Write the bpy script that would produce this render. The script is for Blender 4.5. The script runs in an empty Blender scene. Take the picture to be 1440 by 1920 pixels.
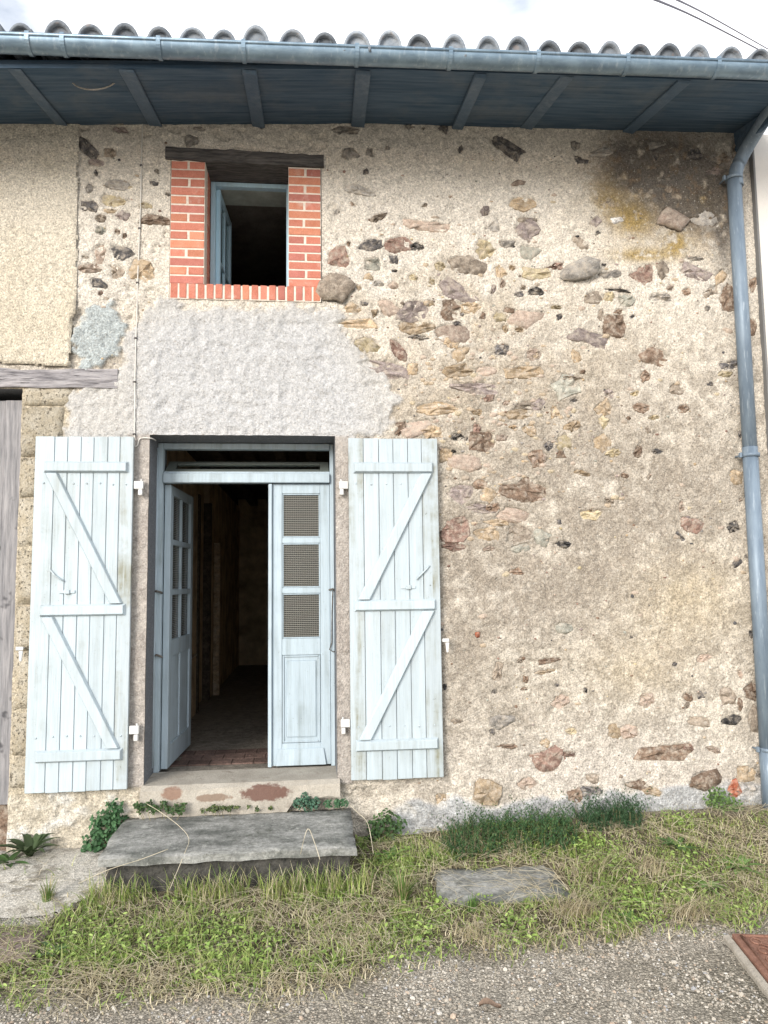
import bpy, bmesh, math, random
import numpy as np
from mathutils import Vector, Matrix
random.seed(7)
rng = np.random.default_rng(11)
S = bpy.context.scene
COL = S.collection

# ------------------------------------------------------------------ camera
FPX = 1387.0; CX, CY = 720.0, 960.0
yaw, pitch, roll = math.radians(5.642), math.radians(5.437), math.radians(-0.738)
CAM = np.array([0.0, -4.6, 1.6])
Fv = np.array([math.sin(yaw)*math.cos(pitch), math.cos(yaw)*math.cos(pitch), math.sin(pitch)])
_R = np.array([math.cos(yaw), -math.sin(yaw), 0.0]); _U = np.cross(_R, Fv)
Rv = math.cos(roll)*_R + math.sin(roll)*_U
Uv = -math.sin(roll)*_R + math.cos(roll)*_U
cam_d = bpy.data.cameras.new('camera'); cam = bpy.data.objects.new('camera', cam_d); COL.objects.link(cam)
cam_d.sensor_fit = 'VERTICAL'; cam_d.sensor_height = 36.0; cam_d.lens = FPX/1920*36.0
cam_d.clip_start = 0.05; cam_d.clip_end = 500
mw = Matrix.Identity(4)
for i in range(3):
    mw[i][0] = Rv[i]; mw[i][1] = Uv[i]; mw[i][2] = -Fv[i]; mw[i][3] = CAM[i]
cam.matrix_world = mw
S.camera = cam

def W(u, v, y=0.0):
    "point of the vertical plane y that the photograph shows at pixel u,v"
    d = Fv*FPX + Rv*(u-CX) - Uv*(v-CY)
    return CAM + d*((y-CAM[1])/d[1])
def G(u, v, z=0.0):
    d = Fv*FPX + Rv*(u-CX) - Uv*(v-CY)
    return CAM + d*((z-CAM[2])/d[2])
def PIX(X, Y, Z):
    dx, dy, dz = X-CAM[0], Y-CAM[1], Z-CAM[2]
    w = dx*Fv[0]+dy*Fv[1]+dz*Fv[2]
    return (CX+FPX*(dx*Rv[0]+dy*Rv[1]+dz*Rv[2])/w, CY-FPX*(dx*Uv[0]+dy*Uv[1]+dz*Uv[2])/w)

# ------------------------------------------------------------------ world, sun, exposure
world = bpy.data.worlds.new('World'); S.world = world; world.use_nodes = True
wn = world.node_tree.nodes; wl = world.node_tree.links; wn.clear()
wo = wn.new('ShaderNodeOutputWorld'); bg = wn.new('ShaderNodeBackground'); bg.inputs[1].default_value = 0.11
sky = wn.new('ShaderNodeTexSky'); sky.sky_type = 'NISHITA'; sky.sun_disc = False
SUN_EL, SUN_AZ = math.radians(19), math.radians(214)
sky.sun_elevation = SUN_EL; sky.sun_rotation = SUN_AZ
tc = wn.new('ShaderNodeTexCoord'); mp = wn.new('ShaderNodeMapping'); mp.inputs['Scale'].default_value = (1, 1, 2.2)
mp.inputs['Location'].default_value = (0.35, 0.2, 0.1)
cn = wn.new('ShaderNodeTexNoise'); cn.inputs['Scale'].default_value = 3.4; cn.inputs['Detail'].default_value = 7
cr = wn.new('ShaderNodeMapRange'); cr.inputs[1].default_value = 0.37; cr.inputs[2].default_value = 0.53
cr.inputs[3].default_value = 0.25; cr.inputs[4].default_value = 1.0
mx = wn.new('ShaderNodeMix'); mx.data_type = 'RGBA'
wl.new(tc.outputs['Generated'], mp.inputs['Vector']); wl.new(mp.outputs['Vector'], cn.inputs['Vector'])
wl.new(cn.outputs['Fac'], cr.inputs[0]); wl.new(cr.outputs[0], mx.inputs[0])
wl.new(sky.outputs[0], mx.inputs[6]); mx.inputs[7].default_value = (9.2, 9.3, 9.5, 1)
wl.new(mx.outputs[2], bg.inputs[0]); wl.new(bg.outputs[0], wo.inputs[0])

sd = bpy.data.lights.new('sun', 'SUN'); sun = bpy.data.objects.new('sun', sd); COL.objects.link(sun)
sd.energy = 2.2; sd.angle = math.radians(26); sd.color = (1.0, 0.95, 0.88)
sdir = Vector((math.sin(SUN_AZ)*math.cos(SUN_EL), math.cos(SUN_AZ)*math.cos(SUN_EL), math.sin(SUN_EL)))
sun.rotation_euler = sdir.to_track_quat('Z', 'Y').to_euler(); sun.location = (-3, -8, 9)
S.view_settings.view_transform = 'Standard'; S.view_settings.look = 'None'
S.view_settings.exposure = 0.85; S.view_settings.gamma = 1.0; S.view_settings.use_curve_mapping = False

# ------------------------------------------------------------------ helpers
class Mt:
    "small wrapper that builds one procedural material"
    def __init__(s, name, rough=0.85, spec=0.25, metal=0.0):
        s.m = bpy.data.materials.new(name); s.m.use_nodes = True
        s.n = s.m.node_tree.nodes; s.l = s.m.node_tree.links
        s.b = s.n['Principled BSDF']; s.b.inputs['Roughness'].default_value = rough
        s.b.inputs['Specular IOR Level'].default_value = spec; s.b.inputs['Metallic'].default_value = metal
        s.g = s.n.new('ShaderNodeNewGeometry'); s._oi = None
    def pos(s, sc=(1, 1, 1), rot=(0, 0, 0)):
        m = s.n.new('ShaderNodeMapping'); m.inputs['Scale'].default_value = sc; m.inputs['Rotation'].default_value = rot
        s.l.new(s.g.outputs['Position'], m.inputs['Vector']); return m.outputs[0]
    def noise(s, scale, detail=4, rough=0.55, vec=None, dist=0.0):
        n = s.n.new('ShaderNodeTexNoise'); n.inputs['Scale'].default_value = scale; n.inputs['Detail'].default_value = detail
        n.inputs['Roughness'].default_value = rough; n.inputs['Distortion'].default_value = dist
        s.l.new(vec if vec is not None else s.g.outputs['Position'], n.inputs['Vector']); return n.outputs['Fac']
    def voro(s, scale, feat='F1', vec=None, out='Distance'):
        n = s.n.new('ShaderNodeTexVoronoi'); n.inputs['Scale'].default_value = scale; n.feature = feat
        s.l.new(vec if vec is not None else s.g.outputs['Position'], n.inputs['Vector']); return n.outputs[out]
    def wave(s, scale, axis='X', dist=0.0):
        n = s.n.new('ShaderNodeTexWave'); n.inputs['Scale'].default_value = scale; n.bands_direction = axis
        n.inputs['Distortion'].default_value = dist
        s.l.new(s.g.outputs['Position'], n.inputs['Vector']); return n.outputs['Fac']
    def rng(s, x, a, b, c=0.0, d=1.0):
        n = s.n.new('ShaderNodeMapRange'); s.l.new(x, n.inputs[0])
        for i, v in enumerate((a, b, c, d)): n.inputs[i+1].default_value = v
        return n.outputs[0]
    def rand(s):
        if not s._oi: s._oi = s.n.new('ShaderNodeObjectInfo')
        return s._oi.outputs['Random']
    def attr(s, name='Col', out='Color'):
        n = s.n.new('ShaderNodeAttribute'); n.attribute_name = name; return n.outputs[out]
    def _set(s, sock, v):
        if isinstance(v, (tuple, list)): sock.default_value = tuple(v)+((1,) if len(v) == 3 else ())
        elif isinstance(v, (int, float)): sock.default_value = v
        else: s.l.new(v, sock)
    def mix(s, f, a, b):
        n = s.n.new('ShaderNodeMix'); n.data_type = 'RGBA'
        s._set(n.inputs[0], f); s._set(n.inputs[6], a); s._set(n.inputs[7], b); return n.outputs[2]
    def scale(s, c, f):
        n = s.n.new('ShaderNodeVectorMath'); n.operation = 'SCALE'
        if isinstance(c, (tuple, list)): n.inputs[0].default_value = c[:3]
        else: s.l.new(c, n.inputs[0])
        s._set(n.inputs['Scale'], f); return n.outputs[0]
    def math(s, op, a, b=0.0):
        n = s.n.new('ShaderNodeMath'); n.operation = op; s._set(n.inputs[0], a); s._set(n.inputs[1], b); return n.outputs[0]
    def base(s, c): s._set(s.b.inputs['Base Color'], c)
    def rough(s, v): s._set(s.b.inputs['Roughness'], v)
    def bump(s, h, dist=0.004, strength=1.0):
        n = s.n.new('ShaderNodeBump'); n.inputs['Distance'].default_value = dist; n.inputs['Strength'].default_value = strength
        s.l.new(h, n.inputs['Height']); s.l.new(n.outputs[0], s.b.inputs['Normal']); return s

def stone_mat(name, c1, c2, rough=0.8, var=0.35, dust=False):
    m = Mt(name, rough, 0.3)
    f = m.rng(m.noise(38, 5, 0.65), 0.35, 0.65)
    c = m.mix(f, c1, c2)
    c = m.scale(c, m.rng(m.noise(17, 4, .7, m.pos((1, 1, 1.6))), .32, .68, .62, 1.32))
    sp = m.rng(m.noise(160, 3, 0.6), 0.3, 0.7, 0.7, 1.3)
    c = m.scale(c, sp); c = m.scale(c, m.rng(m.rand(), 0, 1, 1-var, 1+var))
    if dust: c = m.mix(m.rng(m.noise(26, 5, .7), .47, .66, 0, .7), c, (.52, .455, .38))
    m.base(c); m.bump(m.noise(42, 8, 0.72), 0.013, 1.0); return m.m

def paint_mat(name, c, dirt, amount=0.5, grain=(14, 14, 1.5)):
    m = Mt(name, 0.55, 0.35)
    streak = m.noise(1.0, 5, 0.6, m.pos((grain[0]*1.6, grain[1]*1.6, grain[2])))
    blot = m.noise(4.5, 5, 0.65)
    d = m.math('MULTIPLY', m.rng(streak, 0.42, 0.78), m.rng(blot, 0.38, 0.66))
    fine = m.noise(60, 3, 0.6)
    d2 = m.math('MULTIPLY', m.rng(fine, 0.66, 0.72), m.rng(blot, 0.46, 0.6))
    col = m.scale(c, m.rng(m.rand(), 0, 1, 0.93, 1.05))
    col = m.mix(m.math('MULTIPLY', d, amount), col, dirt)
    col = m.mix(m.math('MULTIPLY', d2, 0.45*amount), col, tuple(x*0.35 for x in dirt))
    col = m.scale(col, m.rng(m.noise(1.0, 4, .7, m.pos((grain[0]*4, grain[1]*4, grain[2]*2))), .3, .7, .90, 1.07))
    m.base(col)
    m.bump(m.noise(1.0, 5, 0.6, m.pos((grain[0]*9, grain[1]*9, grain[2]*3))), 0.0035, 0.6); return m.m

MATS = {}
K = {  # stone kinds: two linear colours
 'd': ((.065, .063, .065), (.16, .15, .15)), 'b': ((.022, .021, .023), (.09, .085, .082)),
 'g': ((.22, .205, .19), (.34, .315, .285)), 'l': ((.36, .335, .31), (.48, .45, .41)),
 'k': ((.21, .17, .135), (.35, .295, .24)), 'p': ((.36, .275, .225), (.47, .38, .315)),
 'o': ((.35, .26, .165), (.48, .38, .27)), 'r': ((.20, .125, .10), (.32, .215, .175)),
 'n': ((.155, .105, .075), (.29, .205, .15)), 'y': ((.41, .34, .21), (.50, .43, .30)),
 'u': ((.22, .18, .17), (.35, .295, .28)), 'e': ((.25, .25, .215), (.38, .37, .32)),
 'h': ((.42, .11, .06), (.50, .18, .10)), 'w': ((.52, .51, .50), (.62, .61, .60)),
}
for k, (a, b) in K.items(): MATS['stone_'+k] = stone_mat('stone_'+k, a, b, .88, .3, True)

def set_props(o, label=None, cat=None, group=None, kind=None):
    if label: o['label'] = label
    if cat: o['category'] = cat
    if group: o['group'] = group
    if kind: o['kind'] = kind
    return o
def empty(name, loc, label, cat, group=None):
    o = bpy.data.objects.new(name, None); o.empty_display_size = 0.1; COL.objects.link(o)
    o.location = loc; return set_props(o, label, cat, group)
def link(name, me, mat, parent=None, loc=(0, 0, 0), label=None, kind=None):
    o = bpy.data.objects.new(name, me); COL.objects.link(o)
    if mat and not me.materials: me.materials.append(mat)
    if parent is not None:
        o.parent = parent; o.matrix_parent_inverse = Matrix.Translation(-wloc(parent))
    o.location = loc
    return set_props(o, label, None, None, kind)
def wloc(o):
    v = Vector(o.location)
    return v
def mesh_np(name, verts, faces, cols=None, smooth=True):
    "verts (n,3); faces a list/array of equal-length index rows or a list of such arrays"
    verts = np.asarray(verts, dtype=np.float64)
    if isinstance(faces, np.ndarray): faces = [faces]
    me = bpy.data.meshes.new(name)
    me.vertices.add(len(verts)); me.vertices.foreach_set('co', verts.ravel())
    idx = np.concatenate([np.asarray(f).ravel() for f in faces]).astype(np.int32)
    tot = np.concatenate([np.full(len(f), np.asarray(f).shape[1]) for f in faces]).astype(np.int32)
    st = np.concatenate([[0], np.cumsum(tot)[:-1]]).astype(np.int32)
    me.loops.add(len(idx)); me.loops.foreach_set('vertex_index', idx)
    me.polygons.add(len(tot)); me.polygons.foreach_set('loop_start', st); me.polygons.foreach_set('loop_total', tot)
    me.polygons.foreach_set('use_smooth', np.full(len(tot), smooth))
    me.update(calc_edges=True); me.validate()
    if cols is not None:
        a = me.color_attributes.new('Col', 'FLOAT_COLOR', 'POINT')
        cols = np.asarray(cols); c4 = np.ones((len(verts), 4)); c4[:, :cols.shape[1]] = cols
        a.data.foreach_set('color', c4.ravel())
    return me
class B:
    "collects shapes into one mesh; vertices in world space, the origin is set to the base of the shape"
    def __init__(s): s.bm = bmesh.new()
    def box(s, x0, x1, y0, y1, z0, z1, bev=0.0, jit=0.0):
        vs = [s.bm.verts.new((x+random.uniform(-jit, jit), y, z+random.uniform(-jit, jit))) for x in (x0, x1) for y in (y0, y1) for z in (z0, z1)]
        fs = [(0, 1, 3, 2), (4, 6, 7, 5), (0, 4, 5, 1), (2, 3, 7, 6), (0, 2, 6, 4), (1, 5, 7, 3)]
        F = [s.bm.faces.new([vs[i] for i in f]) for f in fs]
        if bev: bmesh.ops.bevel(s.bm, geom=list({e for f in F for e in f.edges}), offset=bev, segments=1, affect='EDGES', profile=0.5)
        return s
    def hexa(s, pts, bev=0.0):
        vs = [s.bm.verts.new(p) for p in pts]   # bottom ring 0-3, top ring 4-7
        fs = [(3, 2, 1, 0), (4, 5, 6, 7), (0, 1, 5, 4), (1, 2, 6, 5), (2, 3, 7, 6), (3, 0, 4, 7)]
        F = [s.bm.faces.new([vs[i] for i in f]) for f in fs]
        if bev: bmesh.ops.bevel(s.bm, geom=list({e for f in F for e in f.edges}), offset=bev, segments=1, affect='EDGES', profile=0.5)
        return s
    def tube(s, pts, r, n=8, caps=True):
        pts = [Vector(p) for p in pts]; rings = []
        rs = r if isinstance(r, (list, tuple)) else [r]*len(pts)
        for i, p in enumerate(pts):
            t = (pts[min(i+1, len(pts)-1)]-pts[max(i-1, 0)]).normalized()
            a = t.cross(Vector((0, 0, 1)) if abs(t.z) < 0.9 else Vector((0, 1, 0))).normalized(); b = t.cross(a)
            rings.append([s.bm.verts.new(p+(a*math.cos(2*math.pi*k/n)+b*math.sin(2*math.pi*k/n))*rs[i]) for k in range(n)])
        for A, C in zip(rings, rings[1:]):
            for k in range(n): f = s.bm.faces.new((A[k], A[(k+1) % n], C[(k+1) % n], C[k])); f.smooth = True
        if caps: s.bm.faces.new(rings[0]); s.bm.faces.new(rings[-1][::-1])
        return s
    def quad(s, *p): s.bm.faces.new([s.bm.verts.new(q) for q in p]); return s
    def build(s, name, mat, parent=None, label=None, kind=None):
        bmesh.ops.recalc_face_normals(s.bm, faces=s.bm.faces)
        lo = Vector([min(v.co[i] for v in s.bm.verts) for i in range(3)]); hi = Vector([max(v.co[i] for v in s.bm.verts) for i in range(3)])
        c = Vector(((lo.x+hi.x)/2, (lo.y+hi.y)/2, lo.z))
        bmesh.ops.translate(s.bm, verts=s.bm.verts, vec=-c)
        me = bpy.data.meshes.new(name); s.bm.to_mesh(me); s.bm.free()
        return link(name, me, mat, parent, c, label, kind)

# value noise on numpy arrays
_L = rng.random((256, 256))
def vn(x, y):
    xi = np.floor(x).astype(int); yi = np.floor(y).astype(int); fx = x-xi; fy = y-yi
    fx = fx*fx*(3-2*fx); fy = fy*fy*(3-2*fy)
    a = _L[xi % 256, yi % 256]; b = _L[(xi+1) % 256, yi % 256]; c = _L[xi % 256, (yi+1) % 256]; d = _L[(xi+1) % 256, (yi+1) % 256]
    return (a*(1-fx)+b*fx)*(1-fy)+(c*(1-fx)+d*fx)*fy
def fbm(x, y, s, o=4, g=0.5):
    t = 0; a = 1; n = 0
    for i in range(o):
        t = t+a*vn(x*s+17.3*i, y*s+31.7*i); n += a; a *= g; s *= 2.03
    return t/n
def sstep(a, b, x): t = np.clip((x-a)/(b-a), 0, 1); return t*t*(3-2*t)
def inpoly(px, py, poly):
    r = np.zeros(np.shape(px), bool); n = len(poly)
    for i in range(n):
        x1, y1 = poly[i]; x2, y2 = poly[(i+1) % n]
        if y1 == y2: continue
        c = ((y1 > py) != (y2 > py)) & (px < (x2-x1)*(py-y1)/(y2-y1)+x1)
        r ^= c
    return r
def softpoly(px, py, poly, w):
    "signed softness of a polygon, 1 inside, 0 outside, over about w units"
    d = np.full(np.shape(px), 1e9); n = len(poly)
    for i in range(n):
        x1, y1 = poly[i]; x2, y2 = poly[(i+1) % n]
        dx, dy = x2-x1, y2-y1; L = dx*dx+dy*dy
        t = np.clip(((px-x1)*dx+(py-y1)*dy)/L, 0, 1)
        d = np.minimum(d, np.hypot(px-x1-t*dx, py-y1-t*dy))
    d = np.where(inpoly(px, py, poly), d, -d)
    return sstep(-w, w, d)

# ------------------------------------------------------------------ key dimensions
DX0, DX1, DZ0, DZ1 = -0.985, 0.150, 0.430, 2.520          # doorway
WX0, WX1, WZ0, WZ1 = -0.885, 0.072, 3.389, 4.345          # upper window with its brick surround
BX = -1.745; BZ0, BZ1 = -0.10, 2.80                       # barn doorway (left of BX)
WT = 0.54
def soffit_z(x): return np.interp(x, [-4.5, -1.935, .417, 2.634, 5], [4.40, 4.486, 4.615, 4.669, 4.71])
def wall_base(x): return np.interp(x, [-4, -1.6, -.9, .3, 1.0, 2.0, 3.2, 6], [.06, .075, .08, .07, .12, .16, .17, .17])
def ground_z(x, y):
    x = np.asarray(x, float); y = np.asarray(y, float)
    near = np.exp(-((x-.5)/5)**2)
    z = wall_base(x)*sstep(-1.05, -.05, y)+.012*(fbm(x, y, 3.0, 3)-.5)+.010*(fbm(x+9, y, 14, 2)-.5)*near
    return z

# ------------------------------------------------------------------ stones seen in the wall: cx, cy, w, h, tilt, kind (in the frame given)
ST = [
((600, 220, 3.4286), """170,85,155,65,0,g;195,230,100,55,0,g;320,225,48,45,0,g;435,200,25,20,0,g;575,60,50,25,0,g;795,75,55,50,0,d;665,72,25,22,0,g;908,205,28,55,15,d;1215,195,210,75,38,d;293,350,30,35,0,d;265,470,170,60,8,l;213,560,45,40,0,p;380,640,110,38,-30,k;105,617,40,40,0,l;672,562,28,28,0,k;845,510,30,20,0,p;675,695,245,70,3,p;1068,612,65,60,0,u;1118,707,100,95,0,l;1275,425,80,30,-5,p;1310,560,150,80,0,o;1330,660,110,32,0,k;1325,730,135,115,0,u;1065,845,105,105,0,y;1195,815,100,45,0,g;1240,825,28,28,0,d;1345,870,140,95,10,e;188,808,30,40,0,n;325,818,145,70,0,d;510,815,160,85,5,r;630,835,80,58,-15,b;125,905,120,145,-20,r;340,940,85,75,0,e;472,918,62,58,0,d;473,990,40,18,0,d;770,955,65,45,0,y;930,955,200,100,0,k;1168,985,72,70,0,o;1237,963,35,35,0,o;1390,1000,150,75,0,y;320,1022,62,42,0,o;600,1030,50,35,0,y;725,1050,48,50,0,y;375,1072,58,40,0,l;470,1080,55,40,0,p;248,1092,45,38,0,o;875,1110,260,110,15,u;1115,1112,48,60,0,u;1175,1070,55,45,0,p;1395,1125,90,68,0,b;1280,1135,50,35,0,d;1305,1092,45,25,0,k;105,1095,195,140,0,k;290,1193,50,30,0,d;215,1230,90,66,25,o;705,1193,75,42,0,o;600,1245,205,120,0,u;845,1245,125,105,0,n;965,1225,125,75,0,o;1045,1275,35,40,0,n;1150,1280,80,60,0,y;1220,1240,60,40,0,n;240,1320,280,65,2,o;350,1260,50,50,0,o;615,1350,190,70,0,o;625,1412,145,28,0,d;880,1325,50,25,0,d;1335,1290,225,105,0,p;1195,1360,40,40,0,o;1280,1370,55,45,0,o;850,1395,190,90,0,p;430,1225,120,80,10,p"""),
((1000, 220, 3.2727), """255,172,50,45,0,g;305,258,130,48,5,d;420,215,130,55,-3,l;762,168,140,48,-5,l;990,225,85,65,0,d;385,642,60,50,0,u;515,632,70,40,0,w;850,640,165,125,5,p;1045,632,145,85,0,l;293,762,100,52,45,k;398,710,28,22,0,d;433,903,40,22,0,d;280,935,200,100,-5,l;475,962,115,42,-3,g;145,910,110,38,-5,r;680,950,130,128,0,r;803,938,78,92,0,k;995,950,165,100,20,u;1000,865,85,20,0,g;1155,985,65,90,0,o;1190,1115,90,140,0,n;940,1068,48,42,0,n;1095,1070,90,55,-20,k;375,1112,110,100,15,k;468,1095,60,50,0,y;565,1115,100,72,0,e;520,1058,150,18,6,d;415,1215,28,70,0,k;490,1265,120,140,0,n;525,1195,60,30,0,n;155,1220,45,50,0,d;350,1355,240,100,12,u;610,1220,35,18,0,d;140,1165,60,18,0,y;1345,1285,60,85,0,n;1350,1025,40,90,0,n;780,1105,120,42,0,g;840,1040,40,35,0,p;1070,1170,30,25,0,g;830,445,45,40,0,k;1250,190,60,90,20,k;1170,250,80,60,-30,k;1120,335,90,55,0,u;745,250,50,45,0,d"""),
((600, 600, 3.4286), """295,160,150,105,0,y;500,190,130,58,50,r;425,315,310,100,5,u;600,310,70,60,0,o;835,145,110,55,10,o;910,215,95,105,20,o;885,330,170,85,-5,o;1175,190,80,60,0,d;1372,215,75,62,0,p;1060,320,130,58,0,p;1310,340,220,66,-5,o;1040,445,310,66,5,u;1080,505,70,42,0,r;1205,530,45,45,0,p;1355,540,180,56,2,k;1290,600,155,60,-5,o;1015,590,75,38,0,o;755,570,240,78,0,o;530,675,75,66,0,n;620,700,170,90,-10,p;725,725,110,85,0,o;500,725,40,45,0,n;885,750,75,42,0,b;940,765,30,25,0,d;1010,695,50,52,0,r;1045,780,130,120,10,n;1170,755,60,42,0,p;1350,710,80,66,0,o;1245,680,50,28,0,o;860,840,35,20,0,b;805,860,90,95,0,o;1395,890,90,95,0,n;915,920,170,90,0,p;1030,1060,80,58,0,n;1085,1125,110,90,0,o;920,1120,160,105,0,u;1010,1210,190,72,8,u;1115,1205,65,48,0,n;1320,1100,270,135,0,n;1235,1255,165,78,0,p;855,1345,170,150,0,r;905,1285,65,40,0,r;1140,1305,140,42,5,o;1090,1380,170,95,0,o;1265,1375,135,105,0,k"""),
((1000, 600, 3.2727), """755,230,175,128,0,n;683,343,60,68,0,n;880,428,75,48,20,k;665,540,100,48,0,n;920,540,65,46,15,n;1205,270,105,46,-15,d;1178,328,65,34,0,y;1087,390,28,25,0,d;625,450,50,42,0,y;470,450,75,55,0,u;430,540,85,98,0,o;430,630,58,66,0,y;205,415,165,135,0,e;235,352,110,26,0,k;250,490,45,22,0,d;128,570,62,72,0,o;265,215,58,72,0,o;303,320,30,24,0,n;20,310,50,48,0,o;20,215,40,38,0,o;30,520,75,62,0,u;245,655,105,55,-20,o;195,755,100,95,0,y;175,825,60,46,0,n;90,780,50,66,30,d;30,850,88,86,0,p;430,755,92,92,0,o;490,815,78,56,0,y;640,805,44,74,0,n;765,805,60,32,8,d;700,675,36,44,-20,k;740,597,58,24,0,y;587,603,22,18,0,n;565,955,55,30,0,n;715,960,28,42,0,k;295,940,100,36,10,o;1240,960,86,80,0,o;960,1255,130,128,0,r;915,1150,35,75,0,p;900,1325,65,26,40,d;1228,1265,58,62,0,b;1272,1105,24,22,0,r;355,1190,135,55,0,y;160,1240,30,48,0,d;60,1340,120,98,0,e;180,1370,85,52,0,b;465,1110,48,28,0,k;1275,700,26,40,0,d"""),
((800, 1000, 3.6923), """430,105,70,34,0,p;655,105,115,54,-8,e;190,95,150,55,0,r;618,265,105,46,0,n;355,705,42,42,0,h;945,655,110,66,0,e;650,885,40,38,0,k;855,885,155,34,-5,n;820,960,120,26,-10,o;497,960,54,112,5,k;687,1010,34,58,0,n;680,1080,40,22,-10,n;470,1100,44,28,0,g;907,1052,26,20,0,d;1100,1085,24,30,0,b;920,1165,108,80,0,p;455,1370,36,48,0,d;520,1310,150,110,0,g;560,1475,140,34,0,n;820,1455,58,56,0,o;835,1555,185,135,-20,r;980,1530,110,38,5,r;435,1800,205,145,15,o;690,1740,110,70,-30,p;98,1850,66,72,0,o;1015,1810,88,96,0,n;1140,1800,130,72,0,d;1000,1370,68,36,0,y;200,1300,70,36,0,k;123,1060,24,50,0,d;1155,1700,80,60,0,k"""),
((1120, 1000, 3.6923), """972,210,65,48,-25,d;1030,160,18,24,0,d;1080,700,40,46,0,b;1095,825,20,30,0,b;740,865,95,56,-15,p;988,975,28,48,0,p;240,718,20,18,0,d;530,905,44,22,0,d;345,1150,100,100,0,p;635,1130,72,62,0,n;715,1115,52,60,0,d;625,1190,24,42,15,k;905,1140,92,105,0,k;988,1190,38,92,0,n;735,1300,165,80,0,k;940,1292,132,76,-5,b;1070,1090,92,105,0,n;1090,1290,72,190,0,k;470,1520,330,84,-5,n;625,1487,70,50,-10,r;120,1375,78,90,0,o;215,1370,108,86,0,p;805,1500,80,32,10,p;295,1750,170,80,15,n;385,1790,112,46,8,o;745,1715,185,120,-15,n;1035,1665,125,105,10,o;945,1762,104,92,10,h;1045,1770,95,105,10,w;1125,1670,48,42,0,b"""),
((0, 200, 3.2), """525,250,130,62,45,d;658,277,62,48,0,k;577,333,82,43,0,u;573,393,16,36,0,d;535,480,46,58,0,g;530,595,100,58,15,d;605,668,54,44,0,k;700,470,125,42,5,g;677,562,130,66,0,y;720,138,75,32,5,u;1165,205,95,66,0,g;1190,130,75,24,5,g;935,385,44,42,0,g;925,457,52,24,0,d;1005,523,24,20,0,g;870,590,80,36,0,y;660,628,64,32,0,o;738,660,72,62,0,u;915,680,195,62,3,n;605,745,62,46,0,e;703,750,32,30,0,n;748,775,24,34,0,n;597,890,72,92,10,p;510,900,40,20,0,k;740,872,135,82,0,d;540,972,115,46,2,p;697,990,70,78,0,k;862,978,145,112,20,o;588,1055,92,58,-5,d;602,1118,30,34,0,r;788,1115,68,74,0,k;903,1115,95,48,3,d;715,1180,62,40,0,d;470,1265,90,86,0,d;445,1325,34,28,0,n;775,1275,40,38,-30,d;990,770,54,46,0,y;497,125,70,24,0,g;880,172,60,16,0,g;930,850,28,54,0,y"""),
((290, 230, 4.0), """150,45,90,58,0,g;645,58,62,32,0,d;505,95,130,56,25,g;1075,150,160,118,0,u;1265,100,70,62,-40,g;1230,180,120,50,-10,g;690,188,180,26,4,n;930,178,80,26,0,g;800,25,36,26,0,g;1022,22,24,20,0,g;190,1400,60,20,0,d;1330,640,60,40,0,l"""),
((0, 1150, 4.8), """540,1800,72,130,0,u;690,1905,60,80,0,o"""),
((480, 1460, 3.0), """625,120,180,135,10,n;450,100,150,40,5,r;850,165,80,62,0,n;760,15,180,34,3,n"""),
]
PROUD = {(280, 935): .05, (105, 1095): .028, (850, 640): .016, (625, 120): .03, (745, 1715): .02, (435, 1800): .02, (1075, 150): .012, (435, 1800): .015}
stones = []   # (poly world XZ, kind, proud)
for (ox, oy, sc), txt in ST:
    for it in txt.split(';'):
        a = it.strip().split(','); cx, cy, w, h, t = map(float, a[:5]); kd = a[5]; pk = (int(cx), int(cy)); w *= 1.13; h *= 1.12
        th = math.radians(t); ex = random.choice((0.65, 0.8, 0.95, 1.05)); ph = random.random()*6.28
        big = max(w, h)/sc
        kc = random.choice((5, 6, 6, 7, 8)) if big > 20 else random.choice((4, 5, 6))
        cor = []
        for i in range(kc):
            q = 2*math.pi*(i+random.uniform(-.30, .30))/kc+ph
            c, s_ = math.cos(q), math.sin(q); r = random.uniform(.96, 1.26)*(random.uniform(.50, .80) if random.random() < .22 else 1)
            cor.append((math.copysign(abs(c)**ex, c)*w/2*r, math.copysign(abs(s_)**ex, s_)*h/2*r))
        poly = []; sub = 4 if big > 20 else 2; am = .075*min(w, h)
        for i in range(kc):
            x1, y1 = cor[i]; x2, y2 = cor[(i+1) % kc]
            for k in range(sub):
                f = k/sub; bul = 1+random.choice((-.04, .03, .10))*math.sin(math.pi*f)
                lx = (x1+(x2-x1)*f)*bul+random.uniform(-am, am); ly = (y1+(y2-y1)*f)*bul+random.uniform(-am, am)
                u = ox+(cx+lx*math.cos(th)-ly*math.sin(th))/sc; v = oy+(cy+lx*math.sin(th)+ly*math.cos(th))/sc
                p = W(u, v); poly.append((p[0], p[2]))
        stones.append((poly, kd, PROUD.get((int(cx), int(cy)), random.uniform(-.004, .002))))

# ------------------------------------------------------------------ the house
house = empty('stone_house', (0.5, 0.3, 0.0), 'old rubble stone house with patchy render, open pale blue door and shutters', 'house')

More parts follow.
